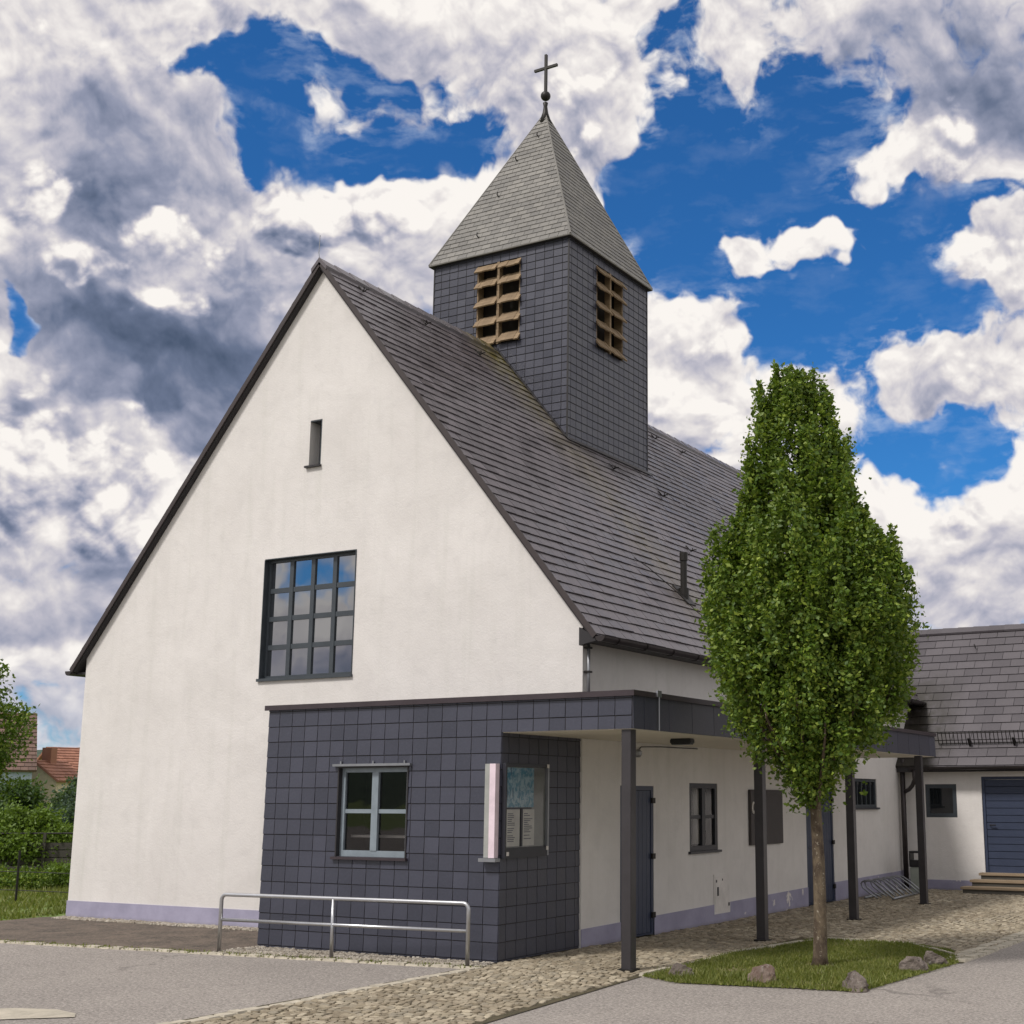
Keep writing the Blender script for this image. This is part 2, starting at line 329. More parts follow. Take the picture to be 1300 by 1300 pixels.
def stones(name, cols, scale=1.):
    m, n, b = mat(name); g = n.new('ShaderNodeNewGeometry'); r = g.outputs['Random Per Island']; p = g.outputs['Position']
    k = len(cols)
    c = n.ramp(r, [(i/(k-1), x) for i, x in enumerate(cols)])
    c = n.mix(n.mr(n.noise(p, 22*scale, 5, .7), .4, .75, 0, .45), c, tuple(x*.5 for x in cols[0]))
    c = n.mix(n.mr(n.noise(p, .8, 4, .6), .45, .7, 0, .4), c, (.16, .125, .08))
    n.set(b.inputs['Base Color'], c); b.inputs['Roughness'].default_value = .85; bump(n, b, n.noise(p, 50*scale, 4, .7), .5, .006)
stones('cobble', [(.20, .165, .115), (.34, .29, .205), (.26, .23, .175), (.48, .42, .31), (.30, .25, .18)])
stones('pebble', [(.35, .31, .25), (.5, .46, .39), (.28, .24, .19), (.6, .56, .49)])
def rockm(name, a, b2):
    m, n, b = mat(name); p = pos(n)
    c = n.mix(n.mr(n.noise(p, 5, 6, .7, .8), .38, .62), a, b2)
    c = n.mix(n.mr(n.noise(p, 13, 6, .75), .58, .68, 0, .7), c, (.36, .34, .31))
    c = n.mix(n.mr(n.noise(p, 7, 4, .7), .6, .7, 0, .5), c, (.09, .10, .03))
    n.set(b.inputs['Base Color'], c); b.inputs['Roughness'].default_value = .95; bump(n, b, n.noise(p, 26, 6, .75), .9, .03)
rockm('rock_grey', (.11, .088, .075), (.22, .185, .16))
rockm('rock_brown', (.14, .09, .07), (.22, .17, .14))
def leafm(name, a, b2, c3, trans=.35):
    m, n, b = mat(name); g = n.new('ShaderNodeNewGeometry'); r = g.outputs['Random Per Island']; p = g.outputs['Position']
    c = n.ramp(r, [(0, a), (.55, b2), (1, c3)])
    c = n.mix(n.mr(n.noise(p, 1.6, 4, .6), .35, .65, 0, .55), c, tuple(x*.62 for x in b2))
    n.set(b.inputs['Base Color'], c); b.inputs['Roughness'].default_value = .55
    tr = n.new('ShaderNodeBsdfTranslucent', {'Color': n.mix(.5, c, (.20, .30, .02))})
    mx = n.new('ShaderNodeMixShader', {0: trans, 1: b.outputs[0], 2: tr.outputs[0]})
    n.l.new(mx.outputs[0], n.n['Material Output'].inputs['Surface'])
leafm('leaf_hornbeam', (.045, .10, .012), (.135, .225, .022), (.34, .42, .06), .30)
leafm('leaf_dark', (.025, .06, .012), (.045, .10, .018), (.08, .15, .03))
leafm('leaf_lime', (.12, .20, .02), (.15, .25, .03), (.24, .34, .05))
leafm('leaf_bluish', (.045, .085, .055), (.075, .13, .085), (.11, .17, .11))
leafm('grass_blade', (.10, .13, .022), (.18, .21, .035), (.32, .30, .10))
leafm('hill_leaf', (.02, .045, .025), (.03, .065, .03), (.045, .08, .035), .1)
def bark(name, a, b2):
    m, n, b = mat(name); p = pos(n)
    c = n.mix(n.mr(n.noise(n.vec('MULTIPLY', p, (9, 9, 5)), 1, 6, .7, .5), .4, .6), a, b2)
    c = n.mix(n.mr(n.noise(p, 22, 4, .7), .6, .68, 0, .8), c, (.40, .36, .28))
    n.set(b.inputs['Base Color'], c); b.inputs['Roughness'].default_value = .9; bump(n, b, n.noise(p, 30, 5, .7), .8, .01)
bark('bark', (.15, .115, .075), (.065, .045, .03))
simple('house_blue', (.36, .42, .52), .8); simple('house_cream', (.6, .5, .36), .8); simple('house_white', (.6, .56, .52), .8)
tiles('roof_brown', (.12, .075, .06), (.19, .12, .095), .8)
tiles('roof_orange', (.26, .11, .07), (.38, .18, .12), .8)
def hillm():
    m, n, b = mat('hill_forest'); p = pos(n)
    c = n.mix(n.mr(n.noise(p, .06, 6, .7), .4, .6), (.028, .055, .035), (.05, .085, .05))
    n.set(b.inputs['Base Color'], c); b.inputs['Roughness'].default_value = 1
hillm()
M = MATS

# ------------------------------------------------------------------ mesh helpers
GAB = lambda u, v, n: (u, -n, v)              # gable plane y = 0, outward -y
def plane_y(y0): return lambda u, v, n: (u, y0-n, v)
def plane_x(x0): return lambda u, v, n: (x0+n, u, v)
def plane_z(z0): return lambda u, v, n: (u, v, z0+n)
XYZ = lambda x, y, z: (x, y, z)
class MB:
    def __init__(s): s.v = []; s.f = []
    def face(s, pts):
        i = len(s.v); s.v += [tuple(p) for p in pts]; s.f.append(tuple(range(i, i+len(pts))))
    def box(s, T, u0, u1, v0, v1, n0, n1, bev=0):
        i = len(s.v)
        for n in (n0, n1):
            for (u, v) in ((u0, v0), (u1, v0), (u1, v1), (u0, v1)): s.v.append(tuple(T(u, v, n)))
        for q in ((3, 2, 1, 0), (4, 5, 6, 7), (0, 1, 5, 4), (1, 2, 6, 5), (2, 3, 7, 6), (3, 0, 4, 7)): s.f.append(tuple(i+k for k in q))
    def hexa(s, p):     # 8 points: bottom 4, top 4
        i = len(s.v); s.v += [tuple(q) for q in p]
        for q in ((3, 2, 1, 0), (4, 5, 6, 7), (0, 1, 5, 4), (1, 2, 6, 5), (2, 3, 7, 6), (3, 0, 4, 7)): s.f.append(tuple(i+k for k in q))
    def tube(s, pts, r, seg=10, cap=True):
        pts = [Vector(p) for p in pts]; rs = r if hasattr(r, '__len__') else [r]*len(pts)
        base = len(s.v); ref = None
        for k, p in enumerate(pts):
            d = (pts[min(k+1, len(pts)-1)]-pts[max(k-1, 0)]).normalized()
            if ref is None: ref = d.orthogonal().normalized()
            ref = (ref - d*ref.dot(d)).normalized(); b2 = d.cross(ref)
            for j in range(seg):
                a = 2*math.pi*j/seg; s.v.append(tuple(p+(ref*math.cos(a)+b2*math.sin(a))*rs[k]))
        for k in range(len(pts)-1):
            for j in range(seg):
                a = base+k*seg+j; b = base+k*seg+(j+1) % seg; s.f.append((a, b, b+seg, a+seg))
        if cap:
            s.f.append(tuple(base+j for j in range(seg))[::-1]); s.f.append(tuple(base+(len(pts)-1)*seg+j for j in range(seg)))
    def lathe(s, c, prof, seg=16):      # prof: (r, z)
        base = len(s.v)
        for r, z in prof:
            for j in range(seg):
                a = 2*math.pi*j/seg; s.v.append((c[0]+r*math.cos(a), c[1]+r*math.sin(a), c[2]+z))
        for k in range(len(prof)-1):
            for j in range(seg):
                a = base+k*seg+j; b = base+k*seg+(j+1) % seg; s.f.append((a, b, b+seg, a+seg))
        s.f.append(tuple(base+j for j in range(seg))[::-1]); s.f.append(tuple(base+(len(prof)-1)*seg+j for j in range(seg)))
    def build(s, name, m, parent=None, smooth=False, bevel=0, fix=True):
        me = bpy.data.meshes.new(name); me.from_pydata(s.v, [], s.f)
        me.materials.append(M[m] if isinstance(m, str) else m)
        if fix:
            bm = bmesh.new(); bm.from_mesh(me); bmesh.ops.recalc_face_normals(bm, faces=bm.faces)
            if bevel: bmesh.ops.bevel(bm, geom=list(bm.edges), offset=bevel, segments=2, affect='EDGES', clamp_overlap=True)
            bm.to_mesh(me); bm.free()
        if smooth: me.polygons.foreach_set('use_smooth', [True]*len(me.polygons))
        o = bpy.data.objects.new(name, me); C.objects.link(o)
        if parent: o.parent = parent
        return o
def tag(o, label=None, cat=None, group=None, kind=None):
    if label: o['label'] = label
    if cat: o['category'] = cat
    if group: o['group'] = group
    if kind: o['kind'] = kind
    return o
def thing(name, label, cat, loc=(0, 0, 0), group=None):
    o = bpy.data.objects.new(name, None); C.objects.link(o); o.location = loc; o.empty_display_size = .3
    return tag(o, label, cat, group)
def rehang(root):        # parts are modelled in world coordinates: keep them there under a root that is not at the origin
    for ch in root.children:
        ch.matrix_parent_inverse = Matrix.Translation(root.location).inverted()
def clip(poly, conv):
    """Sutherland-Hodgman: clip polygon by a counter-clockwise convex polygon."""
    out = poly
    for i in range(len(conv)):
        ax, ay = conv[i]; bx, by = conv[(i+1) % len(conv)]
        inp = out; out = []
        if not inp: return []
        sd_ = lambda p: (bx-ax)*(p[1]-ay)-(by-ay)*(p[0]-ax)
        for j in range(len(inp)):
            p, q = inp[j-1], inp[j]; sp_, sq = sd_(p), sd_(q)
            if sq >= -1e-9:
                if sp_ < -1e-9: t = sp_/(sp_-sq); out.append((p[0]+(q[0]-p[0])*t, p[1]+(q[1]-p[1])*t))
                out.append(q)
            elif sp_ >= -1e-9: t = sp_/(sp_-sq); out.append((p[0]+(q[0]-p[0])*t, p[1]+(q[1]-p[1])*t))
    return out
def area(p): return abs(sum(p[i-1][0]*p[i][1]-p[i][0]*p[i-1][1] for i in range(len(p))))/2
def cells(conv, holes):
    """convex outline minus rectangular holes -> list of convex pieces"""
    xs = sorted({min(p[0] for p in conv), max(p[0] for p in conv), *[h[0] for h in holes], *[h[1] for h in holes]})
    ys = sorted({min(p[1] for p in conv), max(p[1] for p in conv), *[h[2] for h in holes], *[h[3] for h in holes]})
    out = []
    for x0, x1 in zip(xs, xs[1:]):
        for y0, y1 in zip(ys, ys[1:]):
            cx, cy = (x0+x1)/2, (y0+y1)/2
            if any(h[0] < cx < h[1] and h[2] < cy < h[3] for h in holes): continue
            c = clip([(x0, y0), (x1, y0), (x1, y1), (x0, y1)], conv)
            if len(c) > 2 and area(c) > 1e-6: out.append(c)
    return out
def wall_panel(mb, T, conv, holes, depth):
    for c in cells(conv, holes): mb.face([T(u, v, 0) for u, v in c])
    for (a, b, c, d) in holes:
        for (p, q) in (((a, c), (b, c)), ((b, c), (b, d)), ((b, d), (a, d)), ((a, d), (a, c))):
            mb.face([T(*p, 0), T(*q, 0), T(*q, -depth), T(*p, -depth)])
def tile_field(T, conv, holes, tw, th, seed=0, gap=.006, t0=.004, t1=.014, jit=.0, bond='half', lift=.004, vorig=0., uorig=0., wvar=0.):
    """real overlapping tiles on a plane, clipped to an outline"""
    R = random.Random(seed); mb = MB()
    us = [p[0] for p in conv]; vs = [p[1] for p in conv]
    k0 = int(math.floor((min(vs)-vorig)/th))-1; k1 = int(math.ceil((max(vs)-vorig)/th))+1
    for k in range(k0, k1):
        v0 = vorig+k*th; off = (tw/2 if (k % 2 and bond == 'half') else 0) if bond != 'rand' else R.random()*tw
        u = min(us)-tw*1.5+off - (min(us)-uorig) % tw
        while u < max(us)+tw:
            wd = tw*(1+R.uniform(-wvar, wvar)); lb = t1+R.uniform(0, lift); lt = t0; dv = R.uniform(-jit, jit)
            sk = R.uniform(-jit, jit)*.6
            rect = [(u+gap/2, v0+gap/2+dv), (u+wd-gap/2, v0+gap/2+dv+sk), (u+wd-gap/2, v0+th-gap/2), (u+gap/2, v0+th-gap/2)]
            c = clip(rect, conv)
            if len(c) > 2:
                subs = [c] if not holes else []
                if holes:
                    bb = (min(p[0] for p in c), max(p[0] for p in c), min(p[1] for p in c), max(p[1] for p in c))
                    hh = [h for h in holes if h[0] < bb[1] and h[1] > bb[0] and h[2] < bb[3] and h[3] > bb[2]]
                    if not hh: subs = [c]
                    else:
                        for cc in cells([(bb[0], bb[2]), (bb[1], bb[2]), (bb[1], bb[3]), (bb[0], bb[3])], [(max(h[0], bb[0]), min(h[1], bb[1]), max(h[2], bb[2]), min(h[3], bb[3])) for h in hh]):
                            q = clip(cc, conv)
                            if len(q) > 2: subs.append(q)
                for q in subs:
                    if area(q) < 2e-5: continue
                    i = len(mb.v); m_ = len(q)
                    for (a, b) in q:
                        f = min(1, max(0, (b-v0)/th)); mb.v.append(tuple(T(a, b, lb+(lt-lb)*f)))
                    for (a, b) in q: mb.v.append(tuple(T(a, b, -.001)))
                    mb.f.append(tuple(range(i, i+m_)))
                    for j in range(m_): mb.f.append((i+j, i+m_+j, i+m_+(j+1) % m_, i+(j+1) % m_))
            u += wd
    return mb
def window(parent, T, rect, depth, fw, nx, ny, bar, frame, pane, sill=None, sash=False, name='window', bars_v=None):
    """frame mesh named window; its pane and sill are sub-parts. rect = u0,u1,v0,v1; set back by depth"""
    a, b, c, d = rect; mb = MB(); n0, n1 = -depth, -depth+.05
    mb.box(T, a, a+fw, c, d, n0, n1); mb.box(T, b-fw, b, c, d, n0, n1)
    mb.box(T, a+fw, b-fw, c, c+fw, n0, n1); mb.box(T, a+fw, b-fw, d-fw, d, n0, n1)
    iu0, iu1, iv0, iv1 = a+fw, b-fw, c+fw, d-fw
    for i in range(1, nx):
        u = iu0+(iu1-iu0)*i/nx; bw = bar*(2.0 if sash and i == nx//2 else 1); mb.box(T, u-bw/2, u+bw/2, iv0, iv1, n0+.004, n1-.004+(.012 if sash else 0))
    for j in range(1, ny):
        v = iv0+(iv1-iv0)*j/ny; mb.box(T, iu0, iu1, v-bar/2, v+bar/2, n0+.010, n1-.012)
    o = mb.build(name, frame, parent)
    g = MB(); g.face([T(iu0, iv0, n0+.02), T(iu1, iv0, n0+.02), T(iu1, iv1, n0+.02), T(iu0, iv1, n0+.02)]); g.build('pane', pane, o, fix=False)
    if sill:
        s_ = MB(); s_.box(T, a-.05, b+.05, c-.035, c, -depth+.05, .045); s_.build('sill', sill, o)
    return o
def room(parent, T, rect, depth, col='interior', back=.9):
    a, b, c, d = rect; mb = MB()
    for f in (((a-.3, c-.3, -back), (b+.3, c-.3, -back), (b+.3, d+.3, -back), (a-.3, d+.3, -back)),
              ((a-.3, c-.3, -depth), (b+.3, c-.3, -depth), (b+.3, c-.3, -back), (a-.3, c-.3, -back)),
              ((a-.3, d+.3, -depth), (b+.3, d+.3, -depth), (b+.3, d+.3, -back), (a-.3, d+.3, -back)),
              ((a-.3, c-.3, -depth), (a-.3, d+.3, -depth), (a-.3, d+.3, -back), (a-.3, c-.3, -back)),
              ((b+.3, c-.3, -depth), (b+.3, d+.3, -depth), (b+.3, d+.3, -back), (b+.3, c-.3, -back))): mb.face([T(*p) for p in f])
    return mb.build('interior_wall', col, parent, fix=False)

# ------------------------------------------------------------------ dimensions (metres)
W, HE, RZ, SL = 9.68, 4.254, 10.249, 1.2255      # gable width, eaves, ridge, slope
LEN = 17.3; XM = W/2
ZR, ZS = 3.067, 2.662                             # annex roof / canopy soffit
AX0, AX1, AD = 5.914, 9.648, 1.813
CX, CY1 = 11.438, 10.0
TX0, TX1, TY0, TY1, TZ, TA = 3.33, 6.428, 4.794, 7.856, 12.21, 15.86
YW, WX1, WZ = 13.3, 21.0, 2.47                    # side building front wall

# ------------------------------------------------------------------ ground
def sheet(name, poly, z, m, kind='structure'):
    mb = MB(); mb.face([(x, y, z) for x, y in poly]); o = mb.build(name, m, fix=False)
    me = o.data
    if me.polygons[0].normal.z < 0: me.flip_normals()
    return tag(o, kind=kind)
def terrain():
    mb = MB(); N = 60
    xs = [-900, -400, -200, -120, -80, -60, -45, -35, -28, -22, -17, -13, -9, -5, 0, 5, 10, 15, 20, 30, 45, 70, 120, 300, 900]
    for a, b in zip(xs, xs[1:]):
        for c, d in zip(xs, xs[1:]): mb.face([(a, c, 0), (b, c, 0), (b, d, 0), (a, d, 0)])
    o = mb.build('ground', 'lawn', fix=False); tag(o, kind='structure')
terrain()
sheet('car_park', [(-60, -60), (60, -60), (60, 60), (14.35, 60), (14.35, .85), (11.5, .85), (11.5, -1.9), (9.75, -2.32), (2.5, -3.08), (-2, -3.5), (-60, -9)], .006, 'asphalt')
sheet('path', [(-.35, -.2), (-.35, -1.3), (-1.2, -3.36), (2.5, -3.0), (9.72, -2.27), (9.72, 0.2), (0, .2)], .010, 'dark_path')
sheet('side_path', [(9.6, -7.2), (12.15, -7.2), (11.68, -2.1), (11.6, .8), (14.35, .8), (14.35, 13.5), (9.6, 13.5)], .014, 'joint_sand')
sheet('far_yard', [(14.35, 13.5), (9.6, 13.5), (9.6, 13.0), (24, 13.0), (24, 13.5)], .012, 'joint_sand')
sheet('patched_concrete', [(7.2, -7.3), (7.75, -6.75), (8.15, -6.62), (8.5, -6.70), (8.66, -6.84), (8.3, -7.15), (7.9, -7.6)], .014, 'concrete_patch')
BED = [(11.74, -2.02), (12.26, -2.30), (13.25, -2.14), (14.10, -2.02), (14.20, -.85), (14.27, .76), (13.9, 1.9), (13.13, 2.5), (11.96, 2.45), (11.62, .4)]
sheet('grass_bed', BED, .018, 'soil_grass')
def inside(p, poly):
    r = False
    for i in range(len(poly)):
        (x1, y1), (x2, y2) = poly[i-1], poly[i]
        if (y1 > p[1]) != (y2 > p[1]) and p[0] < (x2-x1)*(p[1]-y1)/(y2-y1)+x1: r = not r
    return r
# cobble stones, each a rounded block
def cobbles(name, regions, size=.082, seed=3):
    R = random.Random(seed); mb = MB()
    for reg, ang in regions:
        cx = sum(p[0] for p in reg)/len(reg); cy = sum(p[1] for p in reg)/len(reg)
        rr = max(math.hypot(p[0]-cx, p[1]-cy) for p in reg); n = int(rr/size)+2
        ca, sa = math.cos(ang), math.sin(ang)
        for j in range(-n, n):
            off = R.random()*size
            x = -n*size+off
            while x < n*size:
                wd = size*R.uniform(.8, 1.35); y = j*size+R.uniform(-.007, .007)+.035*math.sin(x*1.3+j*.2)
                px, py = cx+ca*(x+wd/2)-sa*y, cy+sa*(x+wd/2)+ca*y
                if inside((px, py), reg):
                    h = R.uniform(.008, .018); t1, t2 = R.uniform(-.006, .006), R.uniform(-.006, .006)
                    a, b = wd/2-.007, size/2-.006; i = len(mb.v)
                    for (s, z) in ((1, 0), (.98, h*.75), (.86, h)):
                        for (u, v) in ((-1, -.7), (-.7, -1), (.7, -1), (1, -.7), (1, .7), (.7, 1), (-.7, 1), (-1, .7)):
                            uu, vv = u*a*s, v*b*s; q = x+wd/2+uu; r_ = y+vv
                            mb.v.append((cx+ca*q-sa*r_, cy+sa*q+ca*r_, .013+z+(u*t1+v*t2 if z else 0)))
                    for k in range(2):
                        for e in range(8): mb.f.append((i+k*8+e, i+k*8+(e+1) % 8, i+k*8+8+(e+1) % 8, i+k*8+8+e))
                    mb.f.append(tuple(i+16+e for e in range(8)))
                x += wd
    return tag(mb.build(name, 'cobble', fix=False), kind='structure')
cobbles('cobbled_pavement', [([(9.82, -7.1), (12.0, -7.1), (11.66, -2.3), (11.55, -2.1), (9.82, -2.1)], .03), ([(9.72, -2.1), (11.58, -2.1), (11.58, .4), (11.62, 2.5), (14.2, 2.55), (14.08, 13.2), (9.72, 13.2)], 1.57), ([(13.25, 2.56), (13.95, 2.0), (14.10, 1.2), (14.10, 2.56)], 1.5)])
def kerb_row(name, pts, wd=.13, ln=(.16, .34), h=.03, m='stone_edge', seed=1, wob=.012):
    R = random.Random(seed); mb = MB()
    for (a, b) in zip(pts, pts[1:]):
        a = Vector((*a, 0)); b = Vector((*b, 0)); L = (b-a).length; d = (b-a)/L; nn = Vector((-d.y, d.x, 0)); t = 0
        while t < L-.05:
            l = min(R.uniform(*ln), L-t); o = R.uniform(-wob, wob); hh = h*R.uniform(.7, 1.2)
            T = lambda u, v, n, o=o: tuple(a+d*u+nn*(v+o)+Vector((0, 0, n)))
            i = len(mb.v); w2 = wd/2
            mb.hexa([T(t+.005, -w2, 0), T(t+l-.008, -w2, 0), T(t+l-.008, w2, 0), T(t+.005, w2, 0), T(t+.015, -w2+.012, hh), T(t+l-.018, -w2+.012, hh*R.uniform(.9, 1.1)), T(t+l-.018, w2-.012, hh), T(t+.015, w2-.012, hh)])
            t += l
    return tag(mb.build(name, m), kind='structure')
kerb_row('kerb', [(-12, -4.6), (-1.2, -3.44), (2.5, -3.06), (9.72, -2.33)], .11)
kerb_row('pavement_edging', [(9.75, -2.3), (9.74, -7.1)], .14, (.14, .22), .03, seed=4)
kerb_row('pavement_edging', [(14.30, .9), (14.32, 4), (14.35, 13.0)], .14, (.14, .22), .035, seed=5)
kerb_row('pavement_edging', [(14.14, .95), (14.16, 4), (14.19, 13.0)], .14, (.14, .22), .035, seed=6)
kerb_row('bed_edging', [(11.66, -2.05), (11.62, .4), (11.98, 2.52), (13.15, 2.58), (14.2, 1.3)], .07, (.5, .9), .045, seed=7)
def pebbles(name, poly, n, size, m, z=.012, seed=1, cat=None):
    R = random.Random(seed); mb = MB(); xs = [p[0] for p in poly]; ys = [p[1] for p in poly]
    k = 0
    while k < n:
        p = (R.uniform(min(xs), max(xs)), R.uniform(min(ys), max(ys)))
        if not inside(p, poly): continue
        k += 1; s = size*R.uniform(.5, 1.3); a = R.random()*6.28; i = len(mb.v)
        sx, sy, sz = s*R.uniform(.7, 1.2), s*R.uniform(.6, 1), s*R.uniform(.4, .8)
        for (u, v, q) in ((1, 0, 0), (0, 1, 0), (-1, 0, 0), (0, -1, 0), (.5, .5, .9), (-.5, .5, .9), (-.5, -.5, .8), (.5, -.5, .9)):
            x, y = u*sx, v*sy; mb.v.append((p[0]+x*math.cos(a)-y*math.sin(a), p[1]+x*math.sin(a)+y*math.cos(a), z+q*sz))
        mb.f += [(i, i+1, i+4), (i+1, i+5, i+4), (i+1, i+2, i+5), (i+2, i+6, i+5), (i+2, i+3, i+6), (i+3, i+7, i+6), (i+3, i, i+7), (i, i+4, i+7), (i+4, i+5, i+6, i+7)]
    return tag(mb.build(name, m, fix=False), 'loose pale gravel strip along the foot of the dark slate porch and gable', 'gravel', kind='stuff')
g1 = pebbles('gravel', [(5.9, -2.55), (9.7, -2.2), (9.62, -1.84), (5.9, -1.84)], 2600, .024, 'pebble', seed=2)
g2 = pebbles('gravel', [(0, -.30), (5.9, -.30), (5.9, -.02), (0, -.02)], 2600, .030, 'pebble', seed=3)
g1['label'] = 'loose pale gravel strip between handrail and dark slate porch'
g2['label'] = 'thin line of pale pebbles along the foot of the white gable'

# ------------------------------------------------------------------ the church
church = thing('church', 'white plastered church with steep grey tiled roof, slate porch and square bell tower', 'church', (XM, 6, 0))
BW = (3.908, 5.743, 3.665, 5.533); SW = (4.71, 4.95, 6.93, 7.66)
D1 = (1.02, 1.99, 0.0, 2.06); W2 = (3.13, 4.11, 1.11, 2.115); D2 = (7.80, 9.16, 0.0, 2.06); W3 = (10.3, 11.72, 1.71, 2.28)
mb = MB()
rake = lambda x: RZ-.064-SL*abs(x-XM)
wall_panel(mb, GAB, [(0, 0), (W, 0), (W, HE), (XM, RZ-.07), (0, HE)], [BW, SW], .16)
side = plane_x(W)
wall_panel(mb, side, [(0, 0), (LEN, 0), (LEN, HE), (0, HE)], [D1, W2, D2, W3], .12)
mb.face([(0, 0, 0), (0, LEN, 0), (0, LEN, HE), (0, 0, HE)])
mb.face([(0, LEN, 0), (W, LEN, 0), (W, LEN, HE), (XM, LEN, RZ-.07), (0, LEN, HE)])
mb.build('wall', 'plaster', church, fix=False)
mb = MB(); PH = .25
mb.box(GAB, -.012, AX0+.01, .0, .27, .001, .013); mb.build('plinth', 'plinth_paint', church)
def strip(y0, y1):
    mb = MB()
    z = lambda y: .245+.0125*min(y, 12)
    mb.hexa([(W-.02, y0, 0), (W+.012, y0, 0), (W+.012, y1, 0), (W-.02, y1, 0), (W-.02, y0, z(y0)), (W+.012, y0, z(y0)), (W+.012, y1, z(y1)), (W-.02, y1, z(y1))]); mb.build('plinth', 'plinth_paint', church)
strip(.002, D1[0]); strip(D1[1], D2[0]); strip(D2[1], YW-.02)
mb = MB(); mb.box(plane_x(0), -.012, LEN, 0, .27, -.013, -.001)
mb.build('plinth', 'plinth_paint', church)
# roof: two slopes of real tiles over a dark deck
LS = math.hypot(1, SL)
def slope_right(u, v, n):     # u along y, v up the slope from the eaves edge
    x = 9.93-v/LS; z = RZ-SL*(x-XM); return (x+n*SL/LS, u, z+n/LS)
def slope_left(u, v, n):
    x = -.25+v/LS; z = RZ-SL*(XM-x); return (x-n*SL/LS, u, z+n/LS)
vmax = (9.93-XM)*LS
mb = MB()
for T in (slope_right, slope_left):
    mb.box(T, -.088, LEN+.1, 0, vmax+.0, -.085, -.004)
roof = mb.build('roof', 'roof_underlay', church)
# tower footprint cuts the tiles
hv0, hv1 = (9.93-TX1)*LS-.0, vmax
tf = tile_field(slope_right, [(-.11, -.02), (LEN, -.02), (LEN, vmax), (-.11, vmax)], [(TY0+.02, TY1-.02, hv0, hv1)], .29, .192, 5, .011, .003, .013, .004, 'half', .012)
tf.build('roof_tiles', 'roof_tiles', roof, fix=False)
tf = tile_field(slope_left, [(-.11, -.02), (LEN, -.02), (LEN, vmax), (-.11, vmax)], [(TY0+.02, TY1-.02, (TX0+.25)*LS, hv1)], .6, .40, 6, .007, .004, .020, .003, 'half', .008)
tf.build('roof_tiles', 'roof_tiles', roof, fix=False)
for (ya, yb) in ((-.13, TY0-.35), (TY1, LEN)):
    mb = MB(); y = ya
    while y < yb:
        for s in (1, -1):
            mb.hexa([(XM, y, RZ-.03), (XM+s*.15, y, RZ-.15*SL), (XM+s*.15, y+.38, RZ-.15*SL), (XM, y+.38, RZ-.03),
                     (XM, y, RZ+.045), (XM+s*.16, y, RZ+.065-.15*SL), (XM+s*.16, y+.38, RZ+.05-.15*SL), (XM, y+.38, RZ+.03)])
        y += .36
    mb.build('ridge_cap', 'roof_tiles', roof)
mb = MB()        # dark verge boards of the gable
for T in (slope_right, slope_left): mb.box(T, -.115, -.09, -.02, vmax+.01, -.06, .014)
mb.build('verge_board', 'verge_brown', roof)
def gutter(parent, pts, r, name='gutter'):
    mb = MB(); a, b = Vector(pts[0]), Vector(pts[1]); d = (b-a).normalized(); s = Vector((-d.y, d.x, 0)); ring = []
    n = 9
    for p in (a, b):
        for k, rr in ((0, r), (1, r*.86)):
            for j in range(n):
                t = math.pi*j/(n-1); mb.v.append(tuple(p+s*math.cos(t)*rr+Vector((0, 0, -math.sin(t)*rr))))
    for j in range(n-1):
        mb.f.append((j, j+1, 2*n+j+1, 2*n+j)); mb.f.append((n+j, n+j+1, 3*n+j+1, 3*n+j))
    for q in (0, 2*n):
        for j in range(n-1): mb.f.append((q+j, q+j+1, q+n+j+1, q+n+j))
        mb.f.append(tuple(q+n+j for j in range(n)))
    mb.f.append((0, n, 3*n, 2*n)); mb.f.append((n-1, 2*n-1, 4*n-1, 3*n-1))
    L = (b-a).length; k = .4
    while k < L:
        p = a+d*k
        mb.tube([tuple(p+s*math.cos(t)*(r+.008)+Vector((0, 0, -math.sin(t)*(r+.008)))) for t in [math.pi*i/8 for i in range(9)]], .007, 5); k += .8
    return mb.build(name, 'gutter_metal', parent)
EZ = RZ-SL*(9.93-XM)
gutter(roof, ((10.0, -.10, EZ-.03), (10.0, 14.15, EZ-.03)), .075)
gutter(roof, ((-.32, -.10, EZ-.03), (-.32, LEN, EZ-.03)), .075)
mb = MB(); mb.box(XYZ, -.24, -.001, .0, LEN, EZ-.09, EZ-.05); mb.build('eaves_board', 'dark_trim', roof)
mb = MB(); mb.box(XYZ, W+.001, 9.90, .0, 14.1, EZ-.09, EZ-.05)
mb.hexa([(W+.001, -.10, EZ-.14), (9.94, -.10, EZ-.09), (9.94, -.002, EZ-.09), (W+.001, -.002, EZ-.14), (W+.001, -.10, EZ+.10), (9.9, -.10, EZ-.02), (9.9, -.002, EZ-.02), (W+.001, -.002, EZ+.10)])
mb.build('eaves_board', 'dark_trim', roof)
